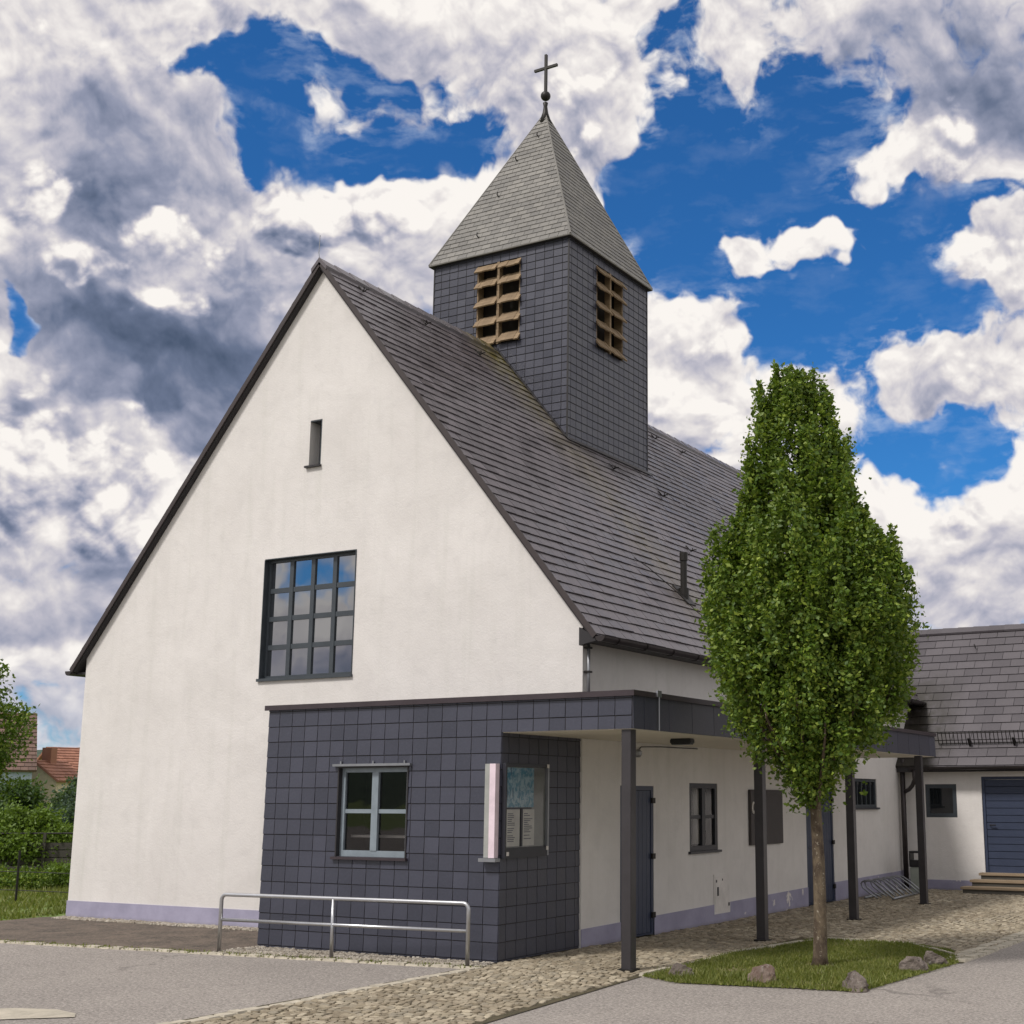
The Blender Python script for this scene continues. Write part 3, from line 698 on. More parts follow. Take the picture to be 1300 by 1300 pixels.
# flue pipe and snow hooks
def on_roof(x): return RZ-SL*(x-XM)
mb = MB(); fx, fy = 9.0, 4.35; fz = on_roof(fx)
mb.tube([(fx, fy, fz-.1), (fx, fy, fz+.62)], .055, 14); mb.tube([(fx, fy, fz+.60), (fx, fy, fz+.74)], .068, 14); mb.tube([(fx, fy, fz-.08), (fx, fy, fz+.14)], .085, 14)
mb.box(slope_right, fy-.16, fy+.16, (9.93-fx)*LS-.2, (9.93-fx)*LS+.22, .0, .028)
mb.build('flue_pipe', 'iron', roof)
R = random.Random(4)
for (x, y) in ((5.15, .57), (5.2, 2.14), (6.76, 5.9), (6.94, 7.53), (5.2, 9.2), (5.25, 10.4), (5.3, 11.6), (5.3, 3.6), (8.05, 6.5)):
    T = lambda u, v, n, x=x, y=y: slope_right(y+u, (9.93-x)*LS+v, n)
    mb = MB(); mb.tube([T(0, .16, .026), T(0, 0, .034), T(0, -.02, .10), T(0, -.05, .13)], .011, 6); mb.tube([T(-.03, 0, .032), T(-.05, -.02, .09), T(-.07, .0, .11)], .009, 6)
    mb.build('roof_hook', 'iron', roof)
mb = MB(); mb.tube([(XM, -.11, RZ), (XM-.02, -.12, RZ+.12), (XM-.01, -.12, RZ+.42)], .007, 5); mb.build('lightning_rod', 'galvanised', roof)
mb = MB(); pth = [slope_right(y, v, .05) for (y, v) in ((4.35, .98), (4.25, 1.05), (4.0, 1.5), (3.6, 1.95), (3.3, 2.1))] ; mb.tube(pth, .008, 5)
mb.tube([slope_right(y, v, .05) for (y, v) in ((4.55, .95), (4.75, .5), (4.95, .02))], .008, 5); mb.build('lightning_cable', 'iron', roof)

# large gable window, slit window
def lintel(T, a, b, z, parent, m='dark_trim', out=.03):
    mb = MB(); mb.box(T, a-.02, b+.02, z, z+.025, -.1, out); return mb.build('lintel_flashing', m, parent)
wb = window(church, GAB, BW, .13, .055, 4, 4, .075, 'dark_frame', 'glass_church')
mb = MB(); mb.box(GAB, BW[0]-.02, BW[1]+.01, BW[2]-.03, BW[2]+.012, -.08, .04); mb.build('sill', 'dark_frame', wb)
mb = MB(); a, b, c, d = BW   # dark metal lining of the reveal
for q in ((a+.001, a+.014, c+.012, d-.014), (b-.014, b-.001, c+.012, d-.014), (a+.014, b-.014, d-.014, d-.001)): mb.box(GAB, q[0], q[1], q[2], q[3], -.08, .012)
mb.build('reveal_lining', 'dark_frame', wb)
a, b, c, d = SW
mb = MB(); mb.box(GAB, a, b, c, d, -.235, -.22); sw = mb.build('window', 'glass_church', church)
mb = MB(); mb.box(GAB, b-.02, b-.001, c, d, -.219, -.0); mb.box(GAB, a+.001, b-.021, d-.02, d-.001, -.219, -.0); mb.build('frame', 'dark_frame', sw)
mb = MB(); mb.face([GAB(a+.0005, c, -.16), GAB(a+.0005, d, -.16), GAB(a+.0005, d, -.22), GAB(a+.0005, c, -.22)]); mb.build('reveal', 'plaster', sw, fix=False)
mb = MB(); mb.box(GAB, a-.05, b+.02, c-.03, c+.0, -.13, .05); mb.build('sill', 'dark_trim', sw)
# side wall doors / windows
def door(parent, T, rect, leaves=1):
    a, b, c, d = rect; mb = MB(); out = -.02
    mb.box(T, a, a+.06, c+.03, d, -.10, out+.012); mb.box(T, b-.06, b, c+.03, d, -.10, out+.012); mb.box(T, a+.06, b-.06, d-.06, d, -.10, out+.012); mb.box(T, a+.06, b-.06, c+.03, c+.05, -.10, out+.012)
    fr = mb.build('door', 'blue_door', parent)
    k = (b-a-.12)/leaves
    for i in range(leaves):
        mb = MB(); u0 = a+.06+i*k+.003; u1 = u0+k-.006; nb = max(4, int(k/.12)); s = (u1-u0)/nb
        for j in range(nb): mb.box(T, u0+j*s+.003, u0+(j+1)*s-.003, c+.055, d-.065, -.08, out)
        mb.box(T, u0, u1, c+.055, d-.065, -.09, -.079)
        mb.build('leaf_panel', 'blue_door', fr)
    for z in (.25, 1.05, 1.82): mb = MB(); mb.box(T, b-.07, b+.02, c+z, c+z+.075, out+.012, out+.04); mb.build('hinge', 'iron', fr)
    mb = MB(); mb.tube([T(a+.16, 1.02, out), T(a+.16, 1.02, out+.06), T(a+.28, 1.02, out+.065)], .011, 8); mb.build('handle', 'galvanised', fr)
    return fr
dd = door(church, side, D1); dd = door(church, side, D2, 2)
o = window(church, side, W2, .06, .075, 2, 2, .055, 'black_frame', 'glass_room', sash=True, sill='black_frame'); room(o, side, W2, .13)
mb = MB()
for (a, b) in ((3.23, 3.55), (3.69, 4.0)):
    n = 14
    for i in range(n):
        u0 = a+(b-a)*i/n; u1 = a+(b-a)*(i+1)/n; z0 = -.22-.02*math.sin(i*1.7); z1 = -.22-.02*math.sin((i+1)*1.7)
        mb.face([side(u0, 1.2, z0), side(u1, 1.2, z1), side(u1, 2.08, z1), side(u0, 2.08, z0)])
mb.build('curtain', 'curtain', o, fix=False)
o = window(church, side, W3, .07, .06, 5, 1, .035, 'dark_frame', 'glass_dark', sill='black_frame')
# meter cupboard set in the wall
mb = MB(); mb.box(side, 3.93, 4.50, .15, .74, .001, .014); mc = mb.build('meter_cupboard', 'plaster', church)
mb = MB(); mb.box(side, 3.96, 4.47, .18, .71, .0145, .02); mb.build('cover', 'paint_white', mc)
mb = MB(); mb.box(side, 4.02, 4.07, .42, .55, .0205, .026); mb.build('lock', 'black_frame', mc)
for q in ((3.98, 4.01, .62, .66), (4.20, 4.22, .64, .67), (4.42, 4.46, .25, .30)): mb = MB(); mb.box(side, *q, .0205, .026); mb.build('hinge', 'black_frame', mc)

# ------------------------------------------------------------------ slate-clad annex + canopy
AF = plane_y(-AD); AS = plane_x(AX1)
AW = (7.15, 8.28, 1.17, 2.285)
NC = (-1.80, -.845, 1.19, 2.30)      # notice case on the side face
mb = MB()
wall_panel(mb, AF, [(AX0, 0.02), (AX1, .02), (AX1, ZS), (AX0, ZS)], [AW], .14)
mb.face([AF(*p, 0) for p in ((AX0, ZS), (CX, ZS), (CX, ZR), (AX0, ZR))])
mb.face([AS(*p, 0) for p in ((-AD, .02), (0, .02), (0, ZS), (-AD, ZS))])
mb.face([(AX0, -AD, .02), (AX0, 0, .02), (AX0, 0, ZR), (AX0, -AD, ZR)])
mb.face([(AX0, -AD, ZR-.01), (CX, -AD, ZR-.01), (CX, 0, ZR-.01), (AX0, 0, ZR-.01)])
annex = mb.build('porch', 'roof_underlay', church, fix=False)
def L_shape():
    t1 = tile_field(AF, [(AX0, .02), (AX1, .02), (AX1, ZR), (AX0, ZR)], [AW], .222, .198, 11, .010, .003, .010, .0015, 'none', .003, .04, wvar=.0)
    t1.build('slate_cladding', 'slate_blue', annex, fix=False)
    t2 = tile_field(AF, [(AX1+.0, ZS), (CX, ZS), (CX, ZR), (AX1+.0, ZR)], [], .222, .198, 12, .010, .003, .010, .0015, 'none', .004, .04, wvar=.0)
    t2.build('slate_cladding', 'slate_blue', annex, fix=False)
    t3 = tile_field(AS, [(-AD, .02), (-.0, .02), (0, ZS), (-AD, ZS)], [], .222, .198, 13, .010, .003, .010, .0015, 'none', .003, .04, wvar=.0)
    t3.build('slate_cladding', 'slate_blue', annex, fix=False)
L_shape()
mb = MB(); mb.box(XYZ, AX0-.05, CX+.04, -AD-.045, -.003, ZR+.001, ZR+.03); mb.box(XYZ, AX0-.05, CX+.04, -AD-.045, -AD-.02, ZR-.035, ZR+.001)
mb.box(XYZ, W+.01, CX+.04, -.002, CY1, ZR+.001, ZR+.03); mb.box(XYZ, CX+.016, CX+.04, -AD-.02, CY1, ZR-.03, ZR+.001)
mb.build('coping', 'coping', annex)
mb = MB()
canopy = None
mb.box(XYZ, AX1+.012, CX-.012, -AD+.012, -.001, ZS-.006, ZS+.03); mb.box(XYZ, W+.014, CX-.012, -.001, CY1-.02, ZS-.006, ZS+.03)
canopy = mb.build('canopy', 'soffit', church)
mb = MB(); y = -AD+.003
CS = plane_x(CX)
tile_field(CS, [(-AD, ZS), (CY1, ZS), (CY1, ZR), (-AD, ZR)], [], .62, .41, 15, .010, .004, .010, .0, 'none', .003, ZS-.002).build('fascia', 'slate_blue', canopy, fix=False)
mb = MB(); mb.face([(CX, -AD, ZS), (CX, CY1, ZS), (CX, CY1, ZR), (CX, -AD, ZR)]); mb.face([(CX, CY1, ZS), (W, CY1, ZS), (W, CY1, ZR), (CX, CY1, ZR)]); mb.build('fascia_board', 'slate_blue', canopy, fix=False)
mb = MB(); mb.tube([(CX+.05, -AD+.55, ZR+.05), (CX+.05, -AD+.55, ZS-.0)], .010, 6); mb.box(XYZ, CX+.035, CX+.06, -AD+.50, -AD+.60, ZR-.02, ZR+.055); mb.build('rain_outlet', 'galvanised', canopy)
for i, (px, py) in enumerate(((CX-.095, -AD+.08), (11.37, 1.90), (11.36, 5.50), (11.37, 9.16))):
    mb = MB(); s = .062
    mb.box(XYZ, px-s, px+s, py-s, py+s, .03, ZS-.006)
    p = mb.build('post', 'post_steel', canopy, bevel=.004)
    mb = MB(); mb.box(XYZ, px-s-.03, px+s+.03, py-s-.03, py+s+.03, .0, .042); mb.build('base_plate', 'iron', p)
# annex window: pale blue-grey casement
o = window(church, AF, AW, .10, .075, 2, 2, .05, 'pale_frame', 'glass_room', sash=True); room(o, AF, AW, .14)
mb = MB(); mb.box(AF, AW[0]-.06, AW[1]+.05, AW[3]+.0, AW[3]+.03, -.02, .06)
mb.build('lintel_flashing', 'galvanised', o)
for u in (AW[0]+.04, (AW[0]+AW[1])/2, AW[1]-.07): mb = MB(); mb.box(AF, u, u+.02, AW[3]+.03, AW[3]+.065, .016, .03); mb.build('bracket', 'galvanised', o)
mb = MB(); mb.box(AF, AW[0]-.04, AW[1]+.02, AW[2]-.035, AW[2]-.003, -.10, .055); mb.build('sill', 'coping', o)
mb = MB(); a, b, c, d = AW; mb.box(AF, a+.001, a+.02, c, d, -.05, .018); mb.box(AF, b-.02, b-.001, c, d, -.05, .018); mb.box(AF, a+.02, b-.02, d-.02, d-.001, -.05, .018); mb.build('reveal_lining', 'dark_trim', o)
# objects standing in the room, seen through the panes: a pale window board
mb = MB(); mb.box(AF, 7.2, 8.2, 1.40, 1.43, -.6, -.22); mb.build('shelf', 'paint_white', o)

# drain pipes of the church
def pipe(name, pts, r, parent, m='gutter_metal'):
    mb = MB(); mb.tube(pts, r, 12); o = mb.build(name, m, parent, smooth=True); return o
dp = pipe('downpipe', [(W+.05, .07, EZ-.10), (W+.05, .07, ZR+.03)], .022, church, 'galvanised')
for z in (3.2, 3.52, 3.84): mb = MB(); mb.box(XYZ, W, W+.085, .03, .11, z, z+.025); mb.build('bracket', 'iron', dp)
pipe('downpipe', [(W+.05, .07, EZ-.10), (W+.18, .07, EZ-.03)], .02, church, 'galvanised')
dp = pipe('downpipe', [(10.10, 12.97, 2.50), (10.10, 12.97, 2.28), (10.04, 12.99, 2.16), (9.95, 13.05, 2.08), (9.84, 13.1, 2.04)], .045, church)
dp = pipe('downpipe', [(W+.11, 13.12, 2.72), (W+.11, 13.12, .05)], .055, church)

# bell tower
tower_T = {'f': plane_y(TY0), 'r': plane_x(TX1), 'l': (lambda u, v, n: (TX0-n, u, v)), 'b': (lambda u, v, n: (u, TY1+n, v))}
LF = (4.36, 5.36, 10.35, 12.0); LR = (5.82, 6.85, 10.35, 12.0)
mb = MB(); zb = 7.9
wall_panel(mb, tower_T['f'], [(TX0, zb), (TX1, zb), (TX1, TZ), (TX0, TZ)], [LF], .25)
wall_panel(mb, tower_T['r'], [(TY0, zb), (TY1, zb), (TY1, TZ), (TY0, TZ)], [LR], .25)
wall_panel(mb, tower_T['l'], [(TY0, zb), (TY1, zb), (TY1, TZ), (TY0, TZ)], [], .25)
wall_panel(mb, tower_T['b'], [(TX0, zb), (TX1, zb), (TX1, TZ), (TX0, TZ)], [], .25)
tower = mb.build('bell_tower', 'roof_underlay', church, fix=False)
def rz_at(x): return RZ-SL*abs(x-XM)
zr1 = rz_at(TX1)-.02
tile_field(tower_T['f'], [(TX0, zr1-.02), (TX1, zr1-.02), (TX1, TZ), (TX0, TZ)], [LF], .20, .150, 21, .013, .002, .009, .001, 'none', .003).build('slate_cladding', 'slate_blue', tower, fix=False)
tile_field(tower_T['r'], [(TY0, zr1-.02), (TY1, zr1-.02), (TY1, TZ), (TY0, TZ)], [LR], .20, .150, 22, .013, .002, .009, .001, 'none', .003, uorig=TY0).build('slate_cladding', 'slate_blue', tower, fix=False)
tile_field(tower_T['l'], [(TY0, zr1), (TY1, zr1), (TY1, TZ), (TY0, TZ)], [], .4, .284, 23, .008, .002, .009, .001, 'half', .003).build('slate_cladding', 'slate_blue', tower, fix=False)
tile_field(tower_T['b'], [(TX0, zr1), (TX1, zr1), (TX1, TZ), (TX0, TZ)], [], .4, .284, 24, .008, .002, .009, .001, 'half', .003).build('slate_cladding', 'slate_blue', tower, fix=False)
mb = MB()        # corner strips and lead flashing along the roof
for (x, y) in ((TX1+.004, TY0-.004), (TX1+.004, TY1+.004), (TX0-.004, TY0-.004)): mb = MB(); mb.box(XYZ, x-.012, x+.012, y-.012, y+.012, zr1-.1, TZ-.02); mb.build('corner_strip', 'dark_trim', tower)
mb = MB()
mb.box(slope_right, TY0-.10, TY0-.012, (9.93-TX1)*LS-.1, vmax, .022, .036); mb.box(slope_right, TY0-.10, TY1+.08, (9.93-TX1)*LS-.10, (9.93-TX1)*LS-.012, .024, .040)
mb.build('flashing', 'dark_trim', tower)
def louvre(T, r):
    a, b, c, d = r; mb = MB(); m = (a+b)/2
    mb.box(T, m-.028, m+.028, c, d, -.10, .02); mb.box(T, a, a+.03, c, d, -.18, .0); mb.box(T, b-.03, b, c, d, -.18, .0)
    o = mb.build('louvre_window', 'louvre_wood', tower)
    mb = MB()
    n = 5
    for i in range(n):
        z = c+.02+(d-c-.10)*i/(n-1) - (.0 if i < n-1 else .06)
        for (p, q) in ((a-.015, m-.030), (m+.030, b+.015)):
            mb = MB(); k = 5; s = (q-p)/k
            for j in range(k):
                u0, u1 = p+j*s, p+(j+1)*s; e = R.uniform(-.010, .010)
                h = z+e
                # slat slopes steeply outward and down
                pts = [(u0, h+.185, -.085), (u1, h+.185, -.085), (u1, h-.03, .085), (u0, h-.03, .085), (u0, h+.21, -.065), (u1, h+.21, -.065), (u1, h-.012, .105), (u0, h-.012, .105)]
                mb.hexa([T(*q_) for q_ in pts])
            mb.build('slat', 'louvre_wood', tower)
    mb = MB(); mb.face([T(a, c, -.24), T(b, c, -.24), T(b, d, -.24), T(a, d, -.24)]); mb.build('louvre_backing', 'interior', tower, fix=False)
louvre(tower_T['f'], LF); louvre(tower_T['r'], LR)
OH = .085; ap = Vector(((TX0+TX1)/2, (TY0+TY1)/2, TA))
cor = [Vector((TX0-OH, TY0-OH, TZ+.0)), Vector((TX1+OH, TY0-OH, TZ)), Vector((TX1+OH, TY1+OH, TZ)), Vector((TX0-OH, TY1+OH, TZ))]
mb = MB(); inn = ap-Vector((0, 0, .06))
for i in range(4): mb.face([cor[i]-Vector((0, 0, .02)), cor[(i+1) % 4]-Vector((0, 0, .02)), inn])
mb.face([c-Vector((0, 0, .03)) for c in cor]); mb.build('spire_deck', 'roof_underlay', tower, fix=False)
mb2 = MB()
for i in range(4):
    a, b = cor[i], cor[(i+1) % 4]; e = (b-a).normalized(); mid = (a+b)/2; up_ = (ap-mid); L = up_.length; up_ /= L; nrm = e.cross(up_)
    T = lambda u, v, n, m=mid, e=e, up_=up_, nrm=nrm: tuple(m+e*u+up_*v+nrm*n)
    h = (b-a).length/2
    t = tile_field(T, [(-h, -.01), (h, -.01), (0, L)], [], .21, .125, 31+i, .007, .003, .011, .001, 'half', .004, -.01)
    k = len(mb2.v); mb2.v += t.v; mb2.f += [tuple(x+k for x in f) for f in t.f]
spire = mb2.build('spire', 'spire_tiles', tower, fix=False)
mb = MB()
for i in range(4): mb.tube([cor[i]+Vector((0, 0, .005)), ap], [.022, .012], 6)
for i in range(4):
    a, b = cor[i], cor[(i+1) % 4]; mb.tube([a-Vector((0, 0, .012)), b-Vector((0, 0, .012))], .018, 6)
mb.build('hip_strip', 'spire_tiles', tower)
mb = MB(); mb.lathe(ap, [(.16, -.34), (.06, -.02), (.04, .12), (.055, .20), (.03, .22)], 14)
mb.build('spire_cap', 'iron', tower, smooth=True)
mb = MB(); mb.lathe((ap.x, ap.y, 16.22), [(.005, -.105)]+[(.105*math.cos(t), .105*math.sin(t)) for t in [math.pi*(-.42+.84*i/8) for i in range(9)]]+[(.005, .105)], 16); mb.build('finial_ball', 'iron', tower, smooth=True)
mb = MB(); s = .026
mb.box(XYZ, ap.x-s, ap.x+s, ap.y-s, ap.y+s, 16.3, 17.16); mb.box(XYZ, ap.x-.28, ap.x-s-.001, ap.y-s+.002, ap.y+s-.002, 16.83, 16.882); mb.box(XYZ, ap.x+s+.001, ap.x+.28, ap.y-s+.002, ap.y+s-.002, 16.83, 16.882)
mb.build('cross', 'iron', tower)
for (u, v) in ((-.3, 2.6), (-.45, 1.6), (-.6, .5), (0.05, 3.2)):
    a, b = cor[0], cor[1]; e = (b-a).normalized(); mid = (a+b)/2; up_ = (ap-mid).normalized(); nrm = e.cross(up_)
    mb = MB(); p = mid+e*u+up_*v; mb.tube([p, p+nrm*.07, p+nrm*.08+up_*.06], .012, 6); mb.build('roof_hook', 'iron', tower)

# ------------------------------------------------------------------ things fixed to the church
o = thing('notice_board', 'dark brown square board on the white wall between window and blue double door', 'board', (W, 5.9, 1.6))
mb = MB(); mb.box(side, 5.27, 6.62, 1.14, 2.03, .002, .05); mb.build('panel', 'brown_panel', o, bevel=.006)
mb = MB(); mb.tube([side(5.365+.05*math.cos(t), 1.74+.085*math.sin(t), .058) for t in [rad(70+28*i) for i in range(10)]], .016, 6); mb.build('white_mark', 'paint_white', o)
rehang(o)
o = thing('display_case', 'glazed display case with blue poster and two notices on the porch corner', 'display case', (AX1, -1.3, 1.7))
a, b, c, d = NC; n0 = .013; n1 = .065
mb = MB(); fw = .045
mb.box(AS, a, a+.03, c, d, n0, n1); mb.box(AS, a+.03, b-fw*.6, d-.04, d, n0, n1); mb.box(AS, a+.03, b-fw*.6, c, c+.12, n0, n1)
mb.build('frame', 'black_frame', o)
mb = MB(); mb.box(AS, b-fw*.6, b, c+.01, d-.01, n0, n1+.004); mb.build('side_profile', 'galvanised', o)
mb = MB(); mb.box(AS, a+.03, b-fw*.6, c+.12, d-.04, n0, n0+.012); mb.build('backboard', 'grey_board', o)
mb = MB(); mb.box(AS, a+.04, a+.04+.62, 1.78, 2.25, n0+.014, n0+.018); mb.build('poster', 'poster_blue', o)
for (u0, u1) in ((a+.07, a+.36), (a+.42, a+.68)):
    mb = MB(); mb.box(AS, u0, u1, 1.325, 1.755, n0+.014, n0+.018); pp = mb.build('notice', 'paper', o)
    mb = MB(); z = 1.70
    while z > 1.37:
        l = R.uniform(.08, .20); mb.box(AS, u0+.03, u0+.03+l, z, z+.009, n0+.0185, n0+.0195); z -= R.choice((.022, .022, .04))
    mb.build('print', 'ink', pp)
mb = MB(); mb.box(AS, a+.37, a+.41, 1.32, 1.765, n0+.013, n0+.03); mb.box(AS, a+.05, a+.60, 1.762, 1.778, n0+.013, n0+.03); mb.build('divider', 'black_frame', o)
mb = MB(); mb.face([AS(q[0], q[1], n1-.03) for q in ((a+.031, c+.121), (b-.028, c+.121), (b-.028, d-.041), (a+.031, d-.041))]); mb.build('glass_door', 'glass_case', o, fix=False)
for (u, v) in ((b-.06, d-.045), (b-.06, c+.075), (a+.03, c+.03)): mb = MB(); mb.box(AS, u, u+.045, v, v+.045, n1+.005, n1+.012); mb.build('corner_lock', 'paint_white', o)
rehang(o)
o = thing('narrow_sign', 'narrow upright pinkish white strip sign at the porch corner beside the display case', 'sign', (9.57, -AD, 1.7))
mb = MB(); mb.box(AF, 9.455, 9.555, 1.20, 2.29, .016, .05); mb.build('side_strip', 'grey_board', o)
mb = MB(); mb.box(AF, 9.557, 9.640, 1.20, 2.29, .016, .10); mb.build('panel', 'pink_paper', o)
mb = MB(); mb.box(AF, 9.43, 9.67, 1.155, 1.195, .016, .12); mb.build('sill', 'galvanised', o)
rehang(o)
o = thing('canopy_lamp', 'flat black lamp fixed under the canopy ceiling near the first post', 'lamp', (10.83, .62, 2.64))
mb = MB(); mb.box(XYZ, 10.68, 10.98, .56, .70, 2.585, 2.655); mb.build('housing', 'black_plastic', o, bevel=.012); mb = MB(); mb.box(XYZ, 10.70, 10.96, .575, .685, 2.575, 2.586); mb.build('diffuser', 'dark_frame', o); rehang(o)
o = thing('security_light', 'small round fitting with cable high on the wall behind the first post', 'wall lamp', (W, 1.42, 2.5))
mb = MB(); mb.lathe((W+.06, 1.42, 2.50), [(.03, -.05), (.05, -.02), (.055, .03), (.02, .06)], 12); mb.build('lamp_body', 'galvanised', o); mb = MB(); mb.tube([(W+.012, 1.42, 2.5), (W+.03, 1.42, 2.5)], .035, 12); mb.build('wall_plate', 'black_frame', o)
mb = MB(); mb.tube([(W+.012, 1.46, 2.52), (W+.012, 1.6, 2.60), (W+.012, 2.2, 2.62), (W+.012, 3.4, 2.63)], .007, 5); mb.build('cable', 'black_frame', o); rehang(o)

# ------------------------------------------------------------------ side building
wing = thing('side_building', 'low white side building with large tiled roof and blue plank door', 'building', (14, 15.6, 0))
WF = plane_y(YW); WW = (10.22, 10.89, 1.50, 2.19); WD = (11.42, 13.1, .38, 2.34)
mb = MB(); wall_panel(mb, WF, [(W+.003, 0), (WX1, 0), (WX1, WZ), (W+.003, WZ)], [WW, WD], .14)
mb.face([(WX1, YW, 0), (WX1, YW+5.2, 0), (WX1, YW+5.2, WZ), (WX1, YW+2.6, 5.6), (WX1, YW, WZ)]); mb.face([(W, YW+5.2, 0), (WX1, YW+5.2, 0), (WX1, YW+5.2, WZ), (W, YW+5.2, WZ)])
mb.build('wall', 'plaster', wing, fix=False)
mb = MB(); mb.box(WF, W+.015, WD[0]-.0, 0, .22, .001, .013); mb.box(WF, WD[1], WX1, 0, .22, .001, .013); mb.build('plinth', 'plinth_paint', wing)
WY0 = YW-.28; WZ0 = 2.56
def ws(u, v, n): return (u, WY0+v/LS-n*SL/LS, WZ0+v*SL/LS+n/LS)
def wsb(u, v, n): return (u, WY0+5.2+.0-v/LS+n*SL/LS, WZ0+v*SL/LS+n/LS)
wv_ = 2.6*LS
mb = MB(); mb.box(ws, 8.2, WX1+.2, 0, wv_, -.10, -.004); mb.box(wsb, 8.2, WX1+.2, 0, wv_, -.10, -.004); wr = mb.build('roof', 'roof_underlay', wing)
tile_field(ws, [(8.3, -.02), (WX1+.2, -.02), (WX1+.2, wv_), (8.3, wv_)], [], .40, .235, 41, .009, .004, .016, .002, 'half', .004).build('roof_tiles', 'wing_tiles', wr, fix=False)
mb = MB(); x = 8.3
while x < WX1:
    for s in (1, -1): mb.hexa([(x, WY0+2.6, WZ0+2.6*SL), (x+.37, WY0+2.6, WZ0+2.6*SL), (x+.37, WY0+2.6+s*.13, WZ0+2.6*SL-.12), (x, WY0+2.6+s*.13, WZ0+2.6*SL-.12), (x, WY0+2.6, WZ0+2.6*SL+.05), (x+.37, WY0+2.6, WZ0+2.6*SL+.04), (x+.37, WY0+2.6+s*.14, WZ0+2.6*SL-.08), (x, WY0+2.6+s*.14, WZ0+2.6*SL-.08)])
    x += .36
mb.build('ridge_cap', 'wing_tiles', wr)
gutter(wr, ((10.0, WY0-.05, WZ0-.02), (WX1+.2, WY0-.05, WZ0-.02)), .07)
mb = MB(); mb.box(XYZ, W+.02, WX1, WY0+.04, YW-.001, WZ0-.10, WZ0-.06); mb.box(XYZ, W+.02, WX1, WY0+.02, WY0+.04, WZ0-.12, WZ0+.02); mb.build('eaves_board', 'dark_trim', wr)
mb = MB()        # snow guard grid
sv = .55; x = 10.55
for n in (.05, .26): mb.tube([ws(x, sv+n*.5, n), ws(WX1, sv+n*.5, n)], .012, 6)
while x < 17: mb.tube([ws(x, sv+.01, .03), ws(x, sv+.15, .29)], .010, 4); x += .085
x = 11.2
while x < 17: mb.hexa([ws(x, sv-.04, .0), ws(x+.03, sv-.04, .0), ws(x+.03, sv+.12, .0), ws(x, sv+.12, .0), ws(x, sv-.01, .23), ws(x+.03, sv-.01, .23), ws(x+.03, sv+.02, .23), ws(x, sv+.02, .23)]); x += .93
mb.build('snow_guard', 'iron', wr)
for (x, v) in ((10.95, 3.45), (12.9, 3.5)):
    mb = MB(); mb.tube([ws(x-.04, v+.12, .02), ws(x, v, .05), ws(x+.02, v-.02, .12)], .013, 6); mb.build('roof_hook', 'iron', wr)
o = window(wing, WF, WW, .06, .085, 1, 1, .05, 'dark_frame', 'glass_dark')
a, b, c, d = WD; mb = MB()
mb.box(WF, a, a+.06, c, d, -.12, -.03); mb.box(WF, b-.06, b, c, d, -.12, -.03); mb.box(WF, a+.06, b-.06, d-.06, d, -.12, -.03); wd = mb.build('door', 'blue_door', wing)
mb = MB(); k = 13; s = (d-.06-c)/k
for i in range(k): mb.box(WF, a+.062, b-.062, c+i*s+.006, c+(i+1)*s-.006, -.11, -.055)
mb.box(WF, a+.062, b-.062, c, d-.062, -.118, -.1105); mb.build('door_boards', 'blue_door', wd)
mb = MB(); mb.tube([WF(a+.14, 1.35, -.055), WF(a+.14, 1.35, .0), WF(a+.26, 1.35, .0)], .012, 8); mb.build('handle', 'iron', wd)
rehang(wing)
o = thing('doorstep', 'three pale timber steps leading up to the blue plank door', 'steps', (11.9, 12.9, 0))
for i, (y0, y1, z) in enumerate(((12.98, 13.28, .345), (12.62, 12.99, .225), (12.26, 12.63, .105))):
    mb = MB(); xo = -.16*i
    mb.box(XYZ, 11.36+xo*.6, 12.62-i*.08, y0, y1, z, z+.05); st = mb.build('tread', 'step_wood', o, bevel=.006)
    mb = MB(); mb.box(XYZ, 11.40+xo*.6, 12.58-i*.08, y0+.03, y0+.06, 0.01, z-.001); mb.build('riser', 'old_wood', st)
rehang(o)

# ------------------------------------------------------------------ handrail, bike rack, bin
o = thing('handrail', 'low tubular steel handrail in front of the dark slate porch', 'railing', (7.7, -2.35, 0))
A, B = Vector((5.93, -2.50, 0)), Vector((9.53, -2.24, 0)); zt, zm = .705, .40; d = (B-A).normalized(); r = .024
def arc(c, e1, e2, rr, n=6): return [tuple(c+e1*rr*math.cos(t)+e2*rr*math.sin(t)) for t in [math.pi/2*i/n for i in range(n+1)]]
Z = Vector((0, 0, 1)); rr = .07
pts = [tuple(A)]+arc(A+d*rr+Z*(zt-rr), -d, Z, rr)+arc(B-d*rr+Z*(zt-rr), Z, d, rr)+[tuple(B)]
mb = MB(); mb.tube(pts, r, 12); mb.build('top_rail', 'steel', o, smooth=True)
mb = MB(); mb.tube([A+Z*zm+d*.02, B+Z*zm-d*.02], r*.85, 12); mb.build('middle_rail', 'steel', o, smooth=True)
Mp = A+(B-A)*.475
mb = MB(); mb.tube([Mp, Mp+Z*(zt-.01)], r*.9, 12); mb.build('post', 'steel', o, smooth=True)
rehang(o)
o = thing('bicycle_rack', 'grey looped steel bicycle rack on the cobbles by the wall corner', 'bicycle rack', (10.3, 10.8, 0))
mb = MB(); mb.tube([(10.62, 9.7, .06), (10.55, 11.6, .06)], .02, 8); mb.tube([(10.05, 9.75, .06), (10.0, 11.65, .06)], .02, 8); mb.build('base_rail', 'galvanised', o, smooth=True)
